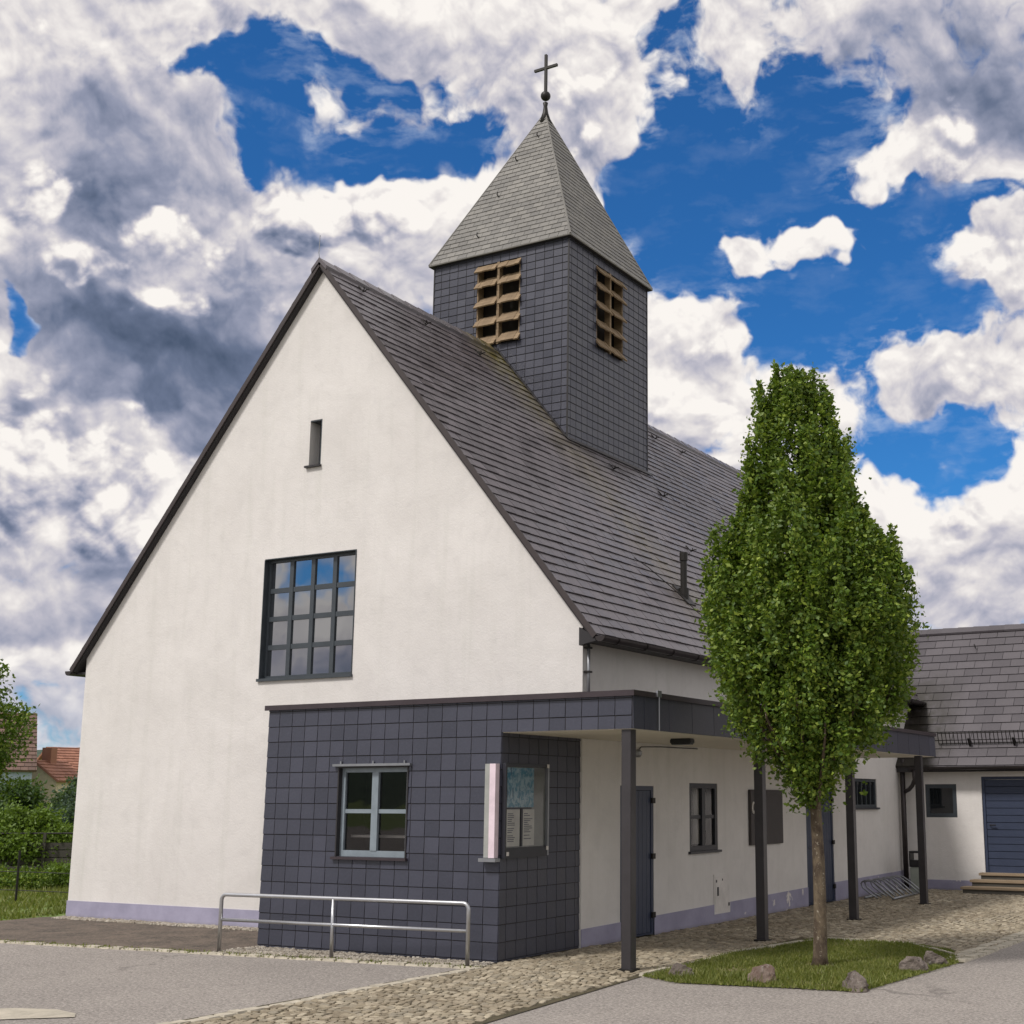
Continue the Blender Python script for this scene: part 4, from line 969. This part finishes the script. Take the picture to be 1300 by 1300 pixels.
for i in range(4):
    y = 9.85+i*.55; mb = MB()
    for e in (-.11, .11):
        mb.tube([(10.6, y+e, .06), (10.38, y+e, .24), (10.2, y+e, .36), (10.05, y+e, .37), (9.98, y+e, .32), (10.02, y+e, .24), (10.15, y+e, .14), (10.3, y+e, .06)], .016, 6)
    mb.tube([(10.0, y-.11, .345), (10.0, y+.11, .345)], .014, 6)
    mb.build('loop', 'galvanised', o, smooth=True)
rehang(o)
o = thing('litter_bin', 'pale green upright litter bin with black top by the wall corner', 'bin', (10.33, 12.2, 0))
mb = MB(); mb.box(XYZ, 10.2, 10.44, 12.1, 12.34, .02, .52); mb.build('bin_body', 'bin_green', o, bevel=.01)
mb = MB(); mb.box(XYZ, 10.19, 10.45, 12.09, 12.35, .525, .66); mb.box(XYZ, 10.19, 10.215, 12.09, 12.35, .66, .80); mb.box(XYZ, 10.425, 10.45, 12.09, 12.35, .66, .80); mb.box(XYZ, 10.19, 10.45, 12.09, 12.35, .80, .84); mb.build('lid', 'black_plastic', o, bevel=.004)
rehang(o)

# ------------------------------------------------------------------ vegetation
def leaf_mesh(name, pts, nrm, size, m, parent, seed, aspect=.55, parts=None):
    g = np.random.default_rng(seed); n = len(pts); pts = np.asarray(pts, float)
    d = g.normal(size=(n, 3)); d += np.asarray(nrm)*1.0; d[:, 2] -= .35; d /= np.linalg.norm(d, axis=1)[:, None]     # leaf axis droops outwards
    s = np.cross(d, g.normal(size=(n, 3))); s /= np.linalg.norm(s, axis=1)[:, None]
    up_ = np.cross(s, d); L = size*g.uniform(.6, 1.3, n)[:, None]; Wd = L*aspect*.5
    v = np.empty((n, 4, 3)); v[:, 0] = pts; v[:, 1] = pts+d*L*.5+s*Wd+up_*L*.10; v[:, 2] = pts+d*L; v[:, 3] = pts+d*L*.5-s*Wd+up_*L*.10
    v = v.reshape(-1, 3); idx = np.arange(n)*4
    f = np.stack([idx, idx+1, idx+2, idx, idx+2, idx+3], 1).reshape(-1, 3)
    me = bpy.data.meshes.new(name); me.vertices.add(len(v)); me.vertices.foreach_set('co', v.ravel())
    me.loops.add(f.size); me.loops.foreach_set('vertex_index', f.ravel().astype(np.int32))
    me.polygons.add(len(f)); me.polygons.foreach_set('loop_start', (np.arange(len(f))*3).astype(np.int32)); me.polygons.foreach_set('loop_total', np.full(len(f), 3, np.int32))
    me.update(calc_edges=True); me.materials.append(M[m]); o = bpy.data.objects.new(name, me); C.objects.link(o)
    if parent: o.parent = parent
    return o
RT = Vector((math.cos(.505), math.sin(.505), 0)); FR = Vector((math.sin(.505), -math.cos(.505), 0))   # across / towards the car park
def hornbeam():
    base = Vector((13.0, -.22, 0)); o = thing('hornbeam_tree', 'tall narrow green hornbeam tree growing in the small grass bed', 'tree', base)
    g = np.random.default_rng(7); R = random.Random(9)
    prof_z = [1.72, 2.0, 2.25, 2.5, 2.95, 3.4, 3.9, 4.5, 4.8, 5.1, 5.7, 6.25, 6.6, 6.85, 7.1]
    prof_r = [.14, .48, .74, .93, 1.09, 1.18, 1.27, 1.18, .95, .79, .61, .48, .37, .24, .08]
    # plumes: across, towards, top, radius
    pl = [(-.34, .0, 7.28, .22), (.06, -.05, 7.16, .22), (-.62, -.1, 6.85, .26), (.30, .0, 6.85, .28), (-.1, .25, 6.7, .30), (.48, -.1, 6.45, .30), (-.45, .2, 6.2, .32), (.68, .1, 5.85, .32),
          (-.78, .05, 5.75, .30), (.15, .45, 6.0, .34), (-.25, .75, 5.45, .34), (.45, .6, 5.3, .34), (.92, .15, 5.15, .30), (-1.08, .1, 4.95, .27), (-.68, .65, 4.9, .34), (.1, 1.0, 4.6, .36),
          (1.16, .2, 4.55, .24), (.8, .75, 4.55, .33), (-1.1, .45, 4.2, .28), (-.4, 1.1, 4.2, .34), (.55, 1.05, 3.9, .34), (1.12, .55, 3.8, .27), (-.85, .85, 3.75, .32), (0, 1.25, 3.5, .32),
          (-.5, -.7, 5.9, .4), (.3, -.8, 6.1, .4), (-.9, -.6, 4.9, .4), (.8, -.7, 5.1, .4), (0, -1.1, 4.8, .4), (-.5, -1.0, 4.0, .4), (.6, -1.1, 4.0, .4), (1.15, -.3, 4.1, .3), (-1.15, -.3, 4.1, .3)]
    P_, N_ = [], []
    limbs = MB()
    for (a, b, top, r) in pl:
        st = 1.75+R.uniform(0, .7); hd = math.hypot(a, b)
        path = []
        for i in range(12):
            t = i/11; z = st+(top-st)*t; k = min(1, t*2.1)**.75; path.append(Vector((0, 0, 0))+RT*(a*k)+FR*(b*k)+Vector((0, 0, z)))
        limbs.tube([base+RT*(p.dot(RT)*.75)+FR*(p.dot(FR)*.75)+Vector((0, 0, p.z)) for p in path[:7]], [.026*(1-i/8)+.004 for i in range(7)], 5)
        top_ = min(top, 7.05)-.05
        # upright tufts: short rising shoots set round the plume axis
        for q in range(int(48*(top-st)/4*r/.32)):
            t = R.random()**.85; f = t*11; i = min(10, int(f)); c = path[i].lerp(path[i+1], f-i)
            taper = (1-max(0, t-.70)/.30*.85)*min(1, .5+t*2.0)
            th = R.uniform(0, 2*math.pi); rr = r*.72*taper*math.sqrt(R.uniform(.2, 1))
            tc = c+Vector((math.cos(th)*rr, math.sin(th)*rr, R.uniform(-.08, .04)))
            if tc.z > 6.78: tc.z = 6.78-R.uniform(0, .3)
            h = math.hypot(tc.x, tc.y); lim = np.interp(tc.z+.15, prof_z, prof_r)*R.uniform(.80, 1.02)-.03
            if h > lim: tc.x *= lim/h; tc.y *= lim/h
            ll = R.uniform(.22, .55); out = Vector((math.cos(th), math.sin(th), 0))*R.uniform(-.02, .26)+Vector((0, 0, 1)); out.normalize()
            if R.random() < .10: ll *= 1.35
            rad_ = R.uniform(.05, .085)
            for _ in range(int(125*ll/.37)):
                u = R.random(); e = tc+out*(ll*u); k = rad_*(1.15-u*.85)
                e = e+Vector((R.gauss(0, k), R.gauss(0, k), R.gauss(0, .03)))
                P_.append(tuple(e)); N_.append((math.cos(th), math.sin(th), .35))
    for (a, b, top) in ((-.22, 0, 7.20), (.07, -.05, 7.10), (-.45, .1, 6.92), (.22, .1, 6.86), (.44, .1, 6.25), (-.62, .1, 6.2), (-1.12, .15, 5.05), (1.02, .2, 5.1), (1.2, .1, 4.6), (-.2, .95, 5.25), (.5, .8, 5.15)):
        c = RT*a+FR*b
        for _ in range(330):
            u = R.random(); k = .10*(1.05-u*.92); P_.append((c.x+R.gauss(0, k), c.y+R.gauss(0, k), top-.75*(1-u))); N_.append((0, 0, 1))
    # inner fill
    for q in range(700):
        z = R.uniform(1.8, 6.6); rr = np.interp(z, prof_z, prof_r)*math.sqrt(R.uniform(.05, .55)); th = R.uniform(0, 6.28)
        if mnoise.noise(Vector((math.cos(th)*rr*1.6, math.sin(th)*rr*1.6, z*1.1+5))) < -.12: continue
        for _ in range(10): P_.append((math.cos(th)*rr+R.gauss(0, .07), math.sin(th)*rr+R.gauss(0, .07), z+R.gauss(0, .09))); N_.append((math.cos(th), math.sin(th), .2))
    # a few loose sprigs
    for q in range(60):
        z = R.uniform(2.0, 6.8); rr = np.interp(z, prof_z, prof_r)*R.uniform(.98, 1.10); th = R.uniform(0, 6.28)
        for _ in range(7): P_.append((math.cos(th)*rr+R.gauss(0, .035), math.sin(th)*rr+R.gauss(0, .035), z+R.gauss(0, .07))); N_.append((math.cos(th), math.sin(th), .9))
    pts = np.array(P_)
    ax = -.13*np.clip((pts[:, 2]-3.5)/3.5, 0, 1)
    pts[:, 0] += ax*RT.x+base.x; pts[:, 1] += ax*RT.y+base.y
    print('hornbeam leaves', len(pts))
    leaf_mesh('crown', pts, N_, .060, 'leaf_hornbeam', o, 3, .66)
    tr = MB(); prs = [.105, .082, .074, .070, .064, .05, .035, .015]; zs = [0, .12, .6, 1.2, 1.9, 3.0, 4.6, 6.3]
    tr.tube([base+Vector((.015*math.sin(z*2.1), .02*math.sin(z*1.4), z)) for z in zs], prs, 14)
    tr.build('trunk', 'bark', o, smooth=True); limbs.build('limb', 'bark', o)
    rehang(o)
hornbeam()
def bushy(name, label, cat, base, blobs, n, size, m, seed, trunk=None, group=None):
    o = thing(name, label, cat, base, group); g = np.random.default_rng(seed); P_ = []; N_ = []
    base = Vector(base)
    per = n//len(blobs)
    for (x, y, z, r, rz) in blobs:
        k = per//12
        c = g.normal(size=(k, 3)); c /= np.linalg.norm(c, axis=1)[:, None]; rad_ = g.uniform(.55, 1.0, (k, 1)); cc = c*rad_*np.array([r, r, rz])*g.uniform(.85, 1.12, (k, 1))
        for q, nn in zip(cc, c):
            for _ in range(12):
                e = g.normal(size=3)*size*.9; p = base+Vector((x+q[0]+e[0], y+q[1]+e[1], z+q[2]+e[2]))
                if p.z > .03: P_.append(tuple(p)); N_.append(tuple(nn))
    leaf_mesh('crown' if trunk else 'foliage', P_, N_, size, m, o, seed, .6)
    if trunk:
        mb = MB(); mb.tube([base, base+Vector((.05, 0, trunk*.5)), base+Vector((0, 0, trunk))], [trunk*.05, trunk*.04, trunk*.02], 9)
        for (x, y, z, r, rz) in blobs: mb.tube([base+Vector((0, 0, trunk*.55)), base+Vector((x*.5, y*.5, (trunk*.6+z)/2)), base+Vector((x, y, z))], [trunk*.02, trunk*.014, .01], 6)
        mb.build('trunk', 'bark', o)
    else:
        mb = MB()
        for (x, y, z, r, rz) in blobs[:6]: mb.tube([base+Vector((x*.2, y*.2, 0)), base+Vector((x, y, z))], [.03, .01], 5)
        mb.build('stem', 'bark', o)
    rehang(o)
R = random.Random(2)
def blobset(n, rx, rz, z0, seed):
    q = random.Random(seed); return [(q.uniform(-rx, rx), q.uniform(-rx, rx), z0+q.uniform(-rz, rz), rx*q.uniform(.4, .65), rz*q.uniform(.5, .8)) for _ in range(n)]
bushy('garden_tree', 'leafy green tree reaching in at the left edge beyond the gable', 'tree', (-8.98, 3.62, 0), blobset(15, 1.0, 1.1, 3.8, 5), 26000, .10, 'leaf_hornbeam', 11, trunk=3.4)
bushy('garden_bush', 'large dark green bush at the left edge behind the garden', 'bush', (-16.9, 10.8, 0), blobset(9, 1.5, .8, 1.3, 8), 16000, .13, 'leaf_dark', 12)
bushy('garden_bush', 'bright yellow green round bush beside the gable corner', 'bush', (-12.35, 8.9, 0), blobset(8, .9, .6, 1.0, 9), 14000, .11, 'leaf_lime', 13)
bushy('garden_bush', 'bluish green conifer bush below the orange roof', 'bush', (-21.6, 17.3, 0), blobset(8, 1.4, .8, 1.5, 10), 12000, .14, 'leaf_bluish', 14)
bushy('garden_bush', 'mid green bush under the blue grey house wall', 'bush', (-23.4, 15.2, 0), blobset(8, 1.5, .6, 1.2, 15), 12000, .13, 'leaf_lime', 15)
bushy('flowering_shrub', 'low yellowish shrub in the garden beside the white gable', 'shrub', (-5.9, 4.9, 0), [(x*.35, 0, .25, .32, .25) for x in range(-2, 3)], 5000, .07, 'leaf_lime', 16)
bushy('flowering_shrub', 'low mid green planting at the left edge in front of the planter', 'shrub', (-6.9, 4.1, 0), [(x*.35, 0, .2, .3, .2) for x in range(-2, 3)], 4000, .07, 'leaf_hornbeam', 17)
def blades(name, label, poly, n, h, m, seed, z=.018, wid=.008):
    g = np.random.default_rng(seed); P_ = []; xs = [p[0] for p in poly]; ys = [p[1] for p in poly]; R = random.Random(seed)
    while len(P_) < n:
        p = (R.uniform(min(xs), max(xs)), R.uniform(min(ys), max(ys)))
        if inside(p, poly) and mnoise.noise(Vector((p[0]*1.3, p[1]*1.3, 3.3))) > -.30+R.uniform(-.5, .25) and math.hypot(p[0]-13.0, p[1]+.22) > R.uniform(.08, .34): P_.append(p)
    P_ = np.array(P_); n = len(P_); v = np.empty((n, 3, 3)); a = g.uniform(0, 6.28, n); H = h*g.uniform(.4, 1.3, n); wd = wid
    lean = g.normal(size=(n, 2))*h*.45
    v[:, 0, 0] = P_[:, 0]-np.cos(a)*wd; v[:, 0, 1] = P_[:, 1]-np.sin(a)*wd; v[:, 0, 2] = z
    v[:, 1, 0] = P_[:, 0]+np.cos(a)*wd; v[:, 1, 1] = P_[:, 1]+np.sin(a)*wd; v[:, 1, 2] = z
    v[:, 2, 0] = P_[:, 0]+lean[:, 0]; v[:, 2, 1] = P_[:, 1]+lean[:, 1]; v[:, 2, 2] = z+H
    me = bpy.data.meshes.new(name); me.from_pydata(v.reshape(-1, 3).tolist(), [], np.arange(n*3).reshape(-1, 3).tolist()); me.materials.append(M[m])
    o = bpy.data.objects.new(name, me); C.objects.link(o); tag(o, label, 'grass', kind='stuff'); return o
blades('grass', 'short mossy grass covering the bed round the tree', [(13.02+(x-13.02)*1.035+.02*math.sin(i*3), .1+(y-.1)*1.025) for i, (x, y) in enumerate(BED)], 42000, .035, 'grass_blade', 1)
blades('grass', 'sparse weeds along the kerb in front of the gable', [(-1.2, -3.5), (2.5, -3.14), (9.7, -2.4), (9.7, -2.2), (2.5, -2.95), (-1.2, -3.3)], 1500, .03, 'grass_blade', 2)
blades('grass', 'garden lawn grass to the left of the white gable', [(-.4, .2), (-.4, -1.2), (-2.5, -3), (-30, 6), (-30, 26), (-10, 12)], 90000, .10, 'grass_blade', 3, 0, .02)
# taller weeds scattered through the bed
blades('weeds', 'taller pale weeds scattered along the edges of the tree bed', [(11.8, -2.02), (12.3, -2.26), (14.05, -2.0), (14.15, -.8), (13.6, -.9), (12.4, -1.5)], 900, .10, 'grass_blade', 8, .018, .006)
# rocks on the bed
def rock(base, r, seed, m, label, sq=(1, .8, .7), cut=.0):
    bm = bmesh.new(); bmesh.ops.create_icosphere(bm, subdivisions=4, radius=1)
    rs = random.Random(seed); planes = [(Vector((rs.gauss(0, 1), rs.gauss(0, 1), abs(rs.gauss(0, 1)))).normalized(), rs.uniform(.45, .8)) for _ in range(12)]
    for v in bm.verts:
        c = v.co.copy()
        for nrm, dd_ in planes:
            k = c.dot(nrm)
            if k > dd_: c -= nrm*(k-dd_)*.9
        c += v.co*(mnoise.fractal(v.co*2.2+Vector((seed, 0, 0)), .8, 2.1, 6)*.13)
        v.co = Vector((c.x*sq[0]*r, c.y*sq[1]*r, c.z*sq[2]*r+r*sq[2]*.55))
    me = bpy.data.meshes.new('rock'); bm.to_mesh(me); bm.free(); me.materials.append(M[m])
    o = bpy.data.objects.new('rock', me); C.objects.link(o); o.location = (*base, -0.035); o.rotation_euler.z = rs.random()*6
    tag(o, label, 'rock', 'boulders round the grass bed')
rock((12.02, -1.84), .17, 3, 'rock_grey', 'small grey boulder at the left tip of the grass bed', (1, .9, .75))
rock((11.80, -1.95), .10, 8, 'rock_grey', 'smallest flat grey stone beside the first canopy post', (1, .9, .6))
rock((12.97, -1.88), .185, 21, 'rock_brown', 'pointed brown boulder between the left boulder and the tree', (1, .8, .95))
rock((14.02, -1.88), .21, 14, 'rock_grey', 'jagged grey boulder with white faces at the front corner of the bed', (1.05, .8, .85))
rock((14.10, -.20), .19, 31, 'rock_grey', 'dark grey upright boulder right of the tree', (.9, .8, 1.0))
rock((14.12, .42), .18, 37, 'rock_grey', 'dark rounded boulder furthest right in the grass bed', (1.1, .9, .8))

# ------------------------------------------------------------------ garden and village to the left
o = thing('garden_wall', 'low dark timber garden wall with a rail behind the lawn', 'wall', (-14, 8.5, 0))
mb = MB(); d = Vector((math.cos(.65), math.sin(.65), 0)); nn = Vector((-d.y, d.x, 0)); c0 = Vector((-15.4, 6.2, 0))
T = lambda u, v, n: tuple(c0+d*u+nn*(-n)+Z*v)
for i in range(4): mb.box(T, 0, 7.4, .02+i*.19, .19+i*.19, 0, .05)
mb.build('boards', 'old_wood', o)
mb = MB(); mb.tube([T(0, 1.0, .02), T(7.4, 1.0, .02)], .022, 8); mb.build('rail', 'iron', o)
for k in range(6): mb = MB(); u = .1+k*1.4; mb.box(T, u, u+.07, 0, 1.02, .052, .11); mb.build('post', 'old_wood', o)
rehang(o)
o = thing('raised_bed', 'low dark wooden raised bed on the lawn at the left edge', 'planter', (-9.9, 5.2, 0)); c0 = Vector((-10.4, 4.2, 0))
mb = MB(); mb.box(T, 0, 2.4, .02, .17, 0, .05); mb.box(T, 0, 2.4, .175, .33, 0, .05); mb.box(T, 0, 2.4, .02, .33, -.9, -.85); mb.box(T, 0, .05, .02, .33, -.849, -.001); mb.box(T, 2.35, 2.4, .02, .33, -.849, -.001); mb.build('boards', 'old_wood', o)
mb = MB(); mb.box(T, .051, 2.349, .02, .27, -.848, -.002); mb.build('soil', 'soil_grass', o); rehang(o)
o = thing('wire_fence', 'thin wire fence with a leaning post beside the gable corner', 'fence', (-2.5, 1, 0)); c0 = Vector((-6.2, 1.2, 0)); d = Vector((math.cos(.12), math.sin(.12), 0)); nn = Vector((-d.y, d.x, 0))
mb = MB()
for z in (.22, .55): mb.tube([T(0, z, 0), T(2.9, z+.02, 0), T(5.7, z, 0)], .008, 5)
mb.build('wire', 'iron', o)
for (u, s) in ((.2, 0), (2.9, 0), (5.6, 0)): mb = MB(); mb.tube([T(u, 0, 0), T(u+s, .95, 0)], .022, 7); mb.build('post', 'iron', o)
mb = MB(); mb.tube([T(4.9, 0, 0), T(5.6, .85, 0)], .02, 7); mb.build('brace', 'iron', o); rehang(o)

def house(name, label, c, yaw, Lx, Ly, hw, hr, wallm, roofm, seed=1, win=()):
    o = thing(name, label, 'house', c); cc, ss = math.cos(yaw), math.sin(yaw)
    G = lambda x, y, z: (c[0]+cc*x-ss*y, c[1]+ss*x+cc*y, z)
    mb = MB(); a, b = Lx/2, Ly/2
    for q in (((-a, -b), (a, -b)), ((a, b), (-a, b))): mb.face([G(*q[0], 0), G(*q[1], 0), G(*q[1], hw), G(*q[0], hw)])
    for s in (a, -a): mb.face([G(s, -b, 0), G(s, b, 0), G(s, b, hw), G(s, 0, hr), G(s, -b, hw)])
    mb.build('wall', wallm, o, fix=False)
    Ls = math.hypot(b+.3, (hr-hw)*(b+.3)/b); sl_ = (hr-hw)/b; e = math.hypot(1, sl_)
    mbb = MB()
    for s in (-1, 1):
        def T2(u, v, n, s=s):
            y = s*(b+.3)-s*v/e+s*n*sl_/e; z = hw-.3*sl_+v*sl_/e+n/e; return G(u, y, z)
        mbb.box(T2, -a-.25, a+.25, 0, Ls, -.12, -.01)
        t = tile_field(T2, [(-a-.25, 0), (a+.25, 0), (a+.25, Ls), (-a-.25, Ls)], [], .45, .38, seed, .02, .01, .05, .004, 'half', .015)
        k = len(mbb.v); mbb.v += t.v; mbb.f += [tuple(x+k for x in f) for f in t.f]
    rf = mbb.build('roof', roofm, o, fix=False)
    mb = MB(); mb.box(G, -a*.3, -a*.3+.7, -.35, .35, hr-1.2, hr+.9); mb.build('chimney', roofm, rf)
    for (x, z) in win:
        T3 = lambda u, v, n: G(u, -b-n, v)
        f = MB(); f.box(T3, x-.5, x+.5, z, z+1.3, 0, .05); f = f.build('window', 'house_white', o); p = MB(); p.box(T3, x-.42, x-.02, z+.08, z+1.22, .052, .06); p.box(T3, x+.02, x+.42, z+.08, z+1.22, .052, .06); p.build('pane', 'glass_church', f)
    rehang(o)
house('village_house', 'blue grey house with steep brown roof behind the left tree', (-65.6, 42.6, 0), .98, 10, 8, 4.0, 7.7, 'house_blue', 'roof_brown', 3, ((1.0, 1.2), (3.2, 1.2), (-2, 1.2)))
house('village_house', 'house with bright orange tiled roof beside the gable wall', (-74.5, 64, 0), 1.42, 12, 9, 2.9, 6.0, 'house_cream', 'roof_orange', 4, ((-4, 1.0), (0, 1.0)))
house('village_house', 'small cream gabled house between the brown and orange roofs', (-62.5, 48.2, 0), 1.9, 3.4, 3.4, 3.3, 4.5, 'house_cream', 'roof_orange', 5, ((-1, 1.0), (1.5, 1.0)))
# wooded hills all round the horizon
mb = MB(); N = 180; rings = [(380, 0), (460, .45), (560, .85), (700, 1.0), (900, .9)]
for k, (r, f) in enumerate(rings):
    for j in range(N):
        a = 2*math.pi*j/N; h = 22+9*mnoise.noise(Vector((math.cos(a)*2, math.sin(a)*2, 1)))+4*mnoise.noise(Vector((math.cos(a)*9, math.sin(a)*9, 1)))
        mb.v.append((r*math.cos(a), r*math.sin(a), -1+h*f*1.25+(1.5*mnoise.noise(Vector((math.cos(a)*30, math.sin(a)*30, k))) if k else 0)))
for k in range(len(rings)-1):
    for j in range(N): mb.f.append((k*N+j, k*N+(j+1) % N, (k+1)*N+(j+1) % N, (k+1)*N+j))
tag(mb.build('hills', 'hill_forest', fix=False, smooth=True), kind='structure')
rehang(church)
print('objects', len(bpy.data.objects))
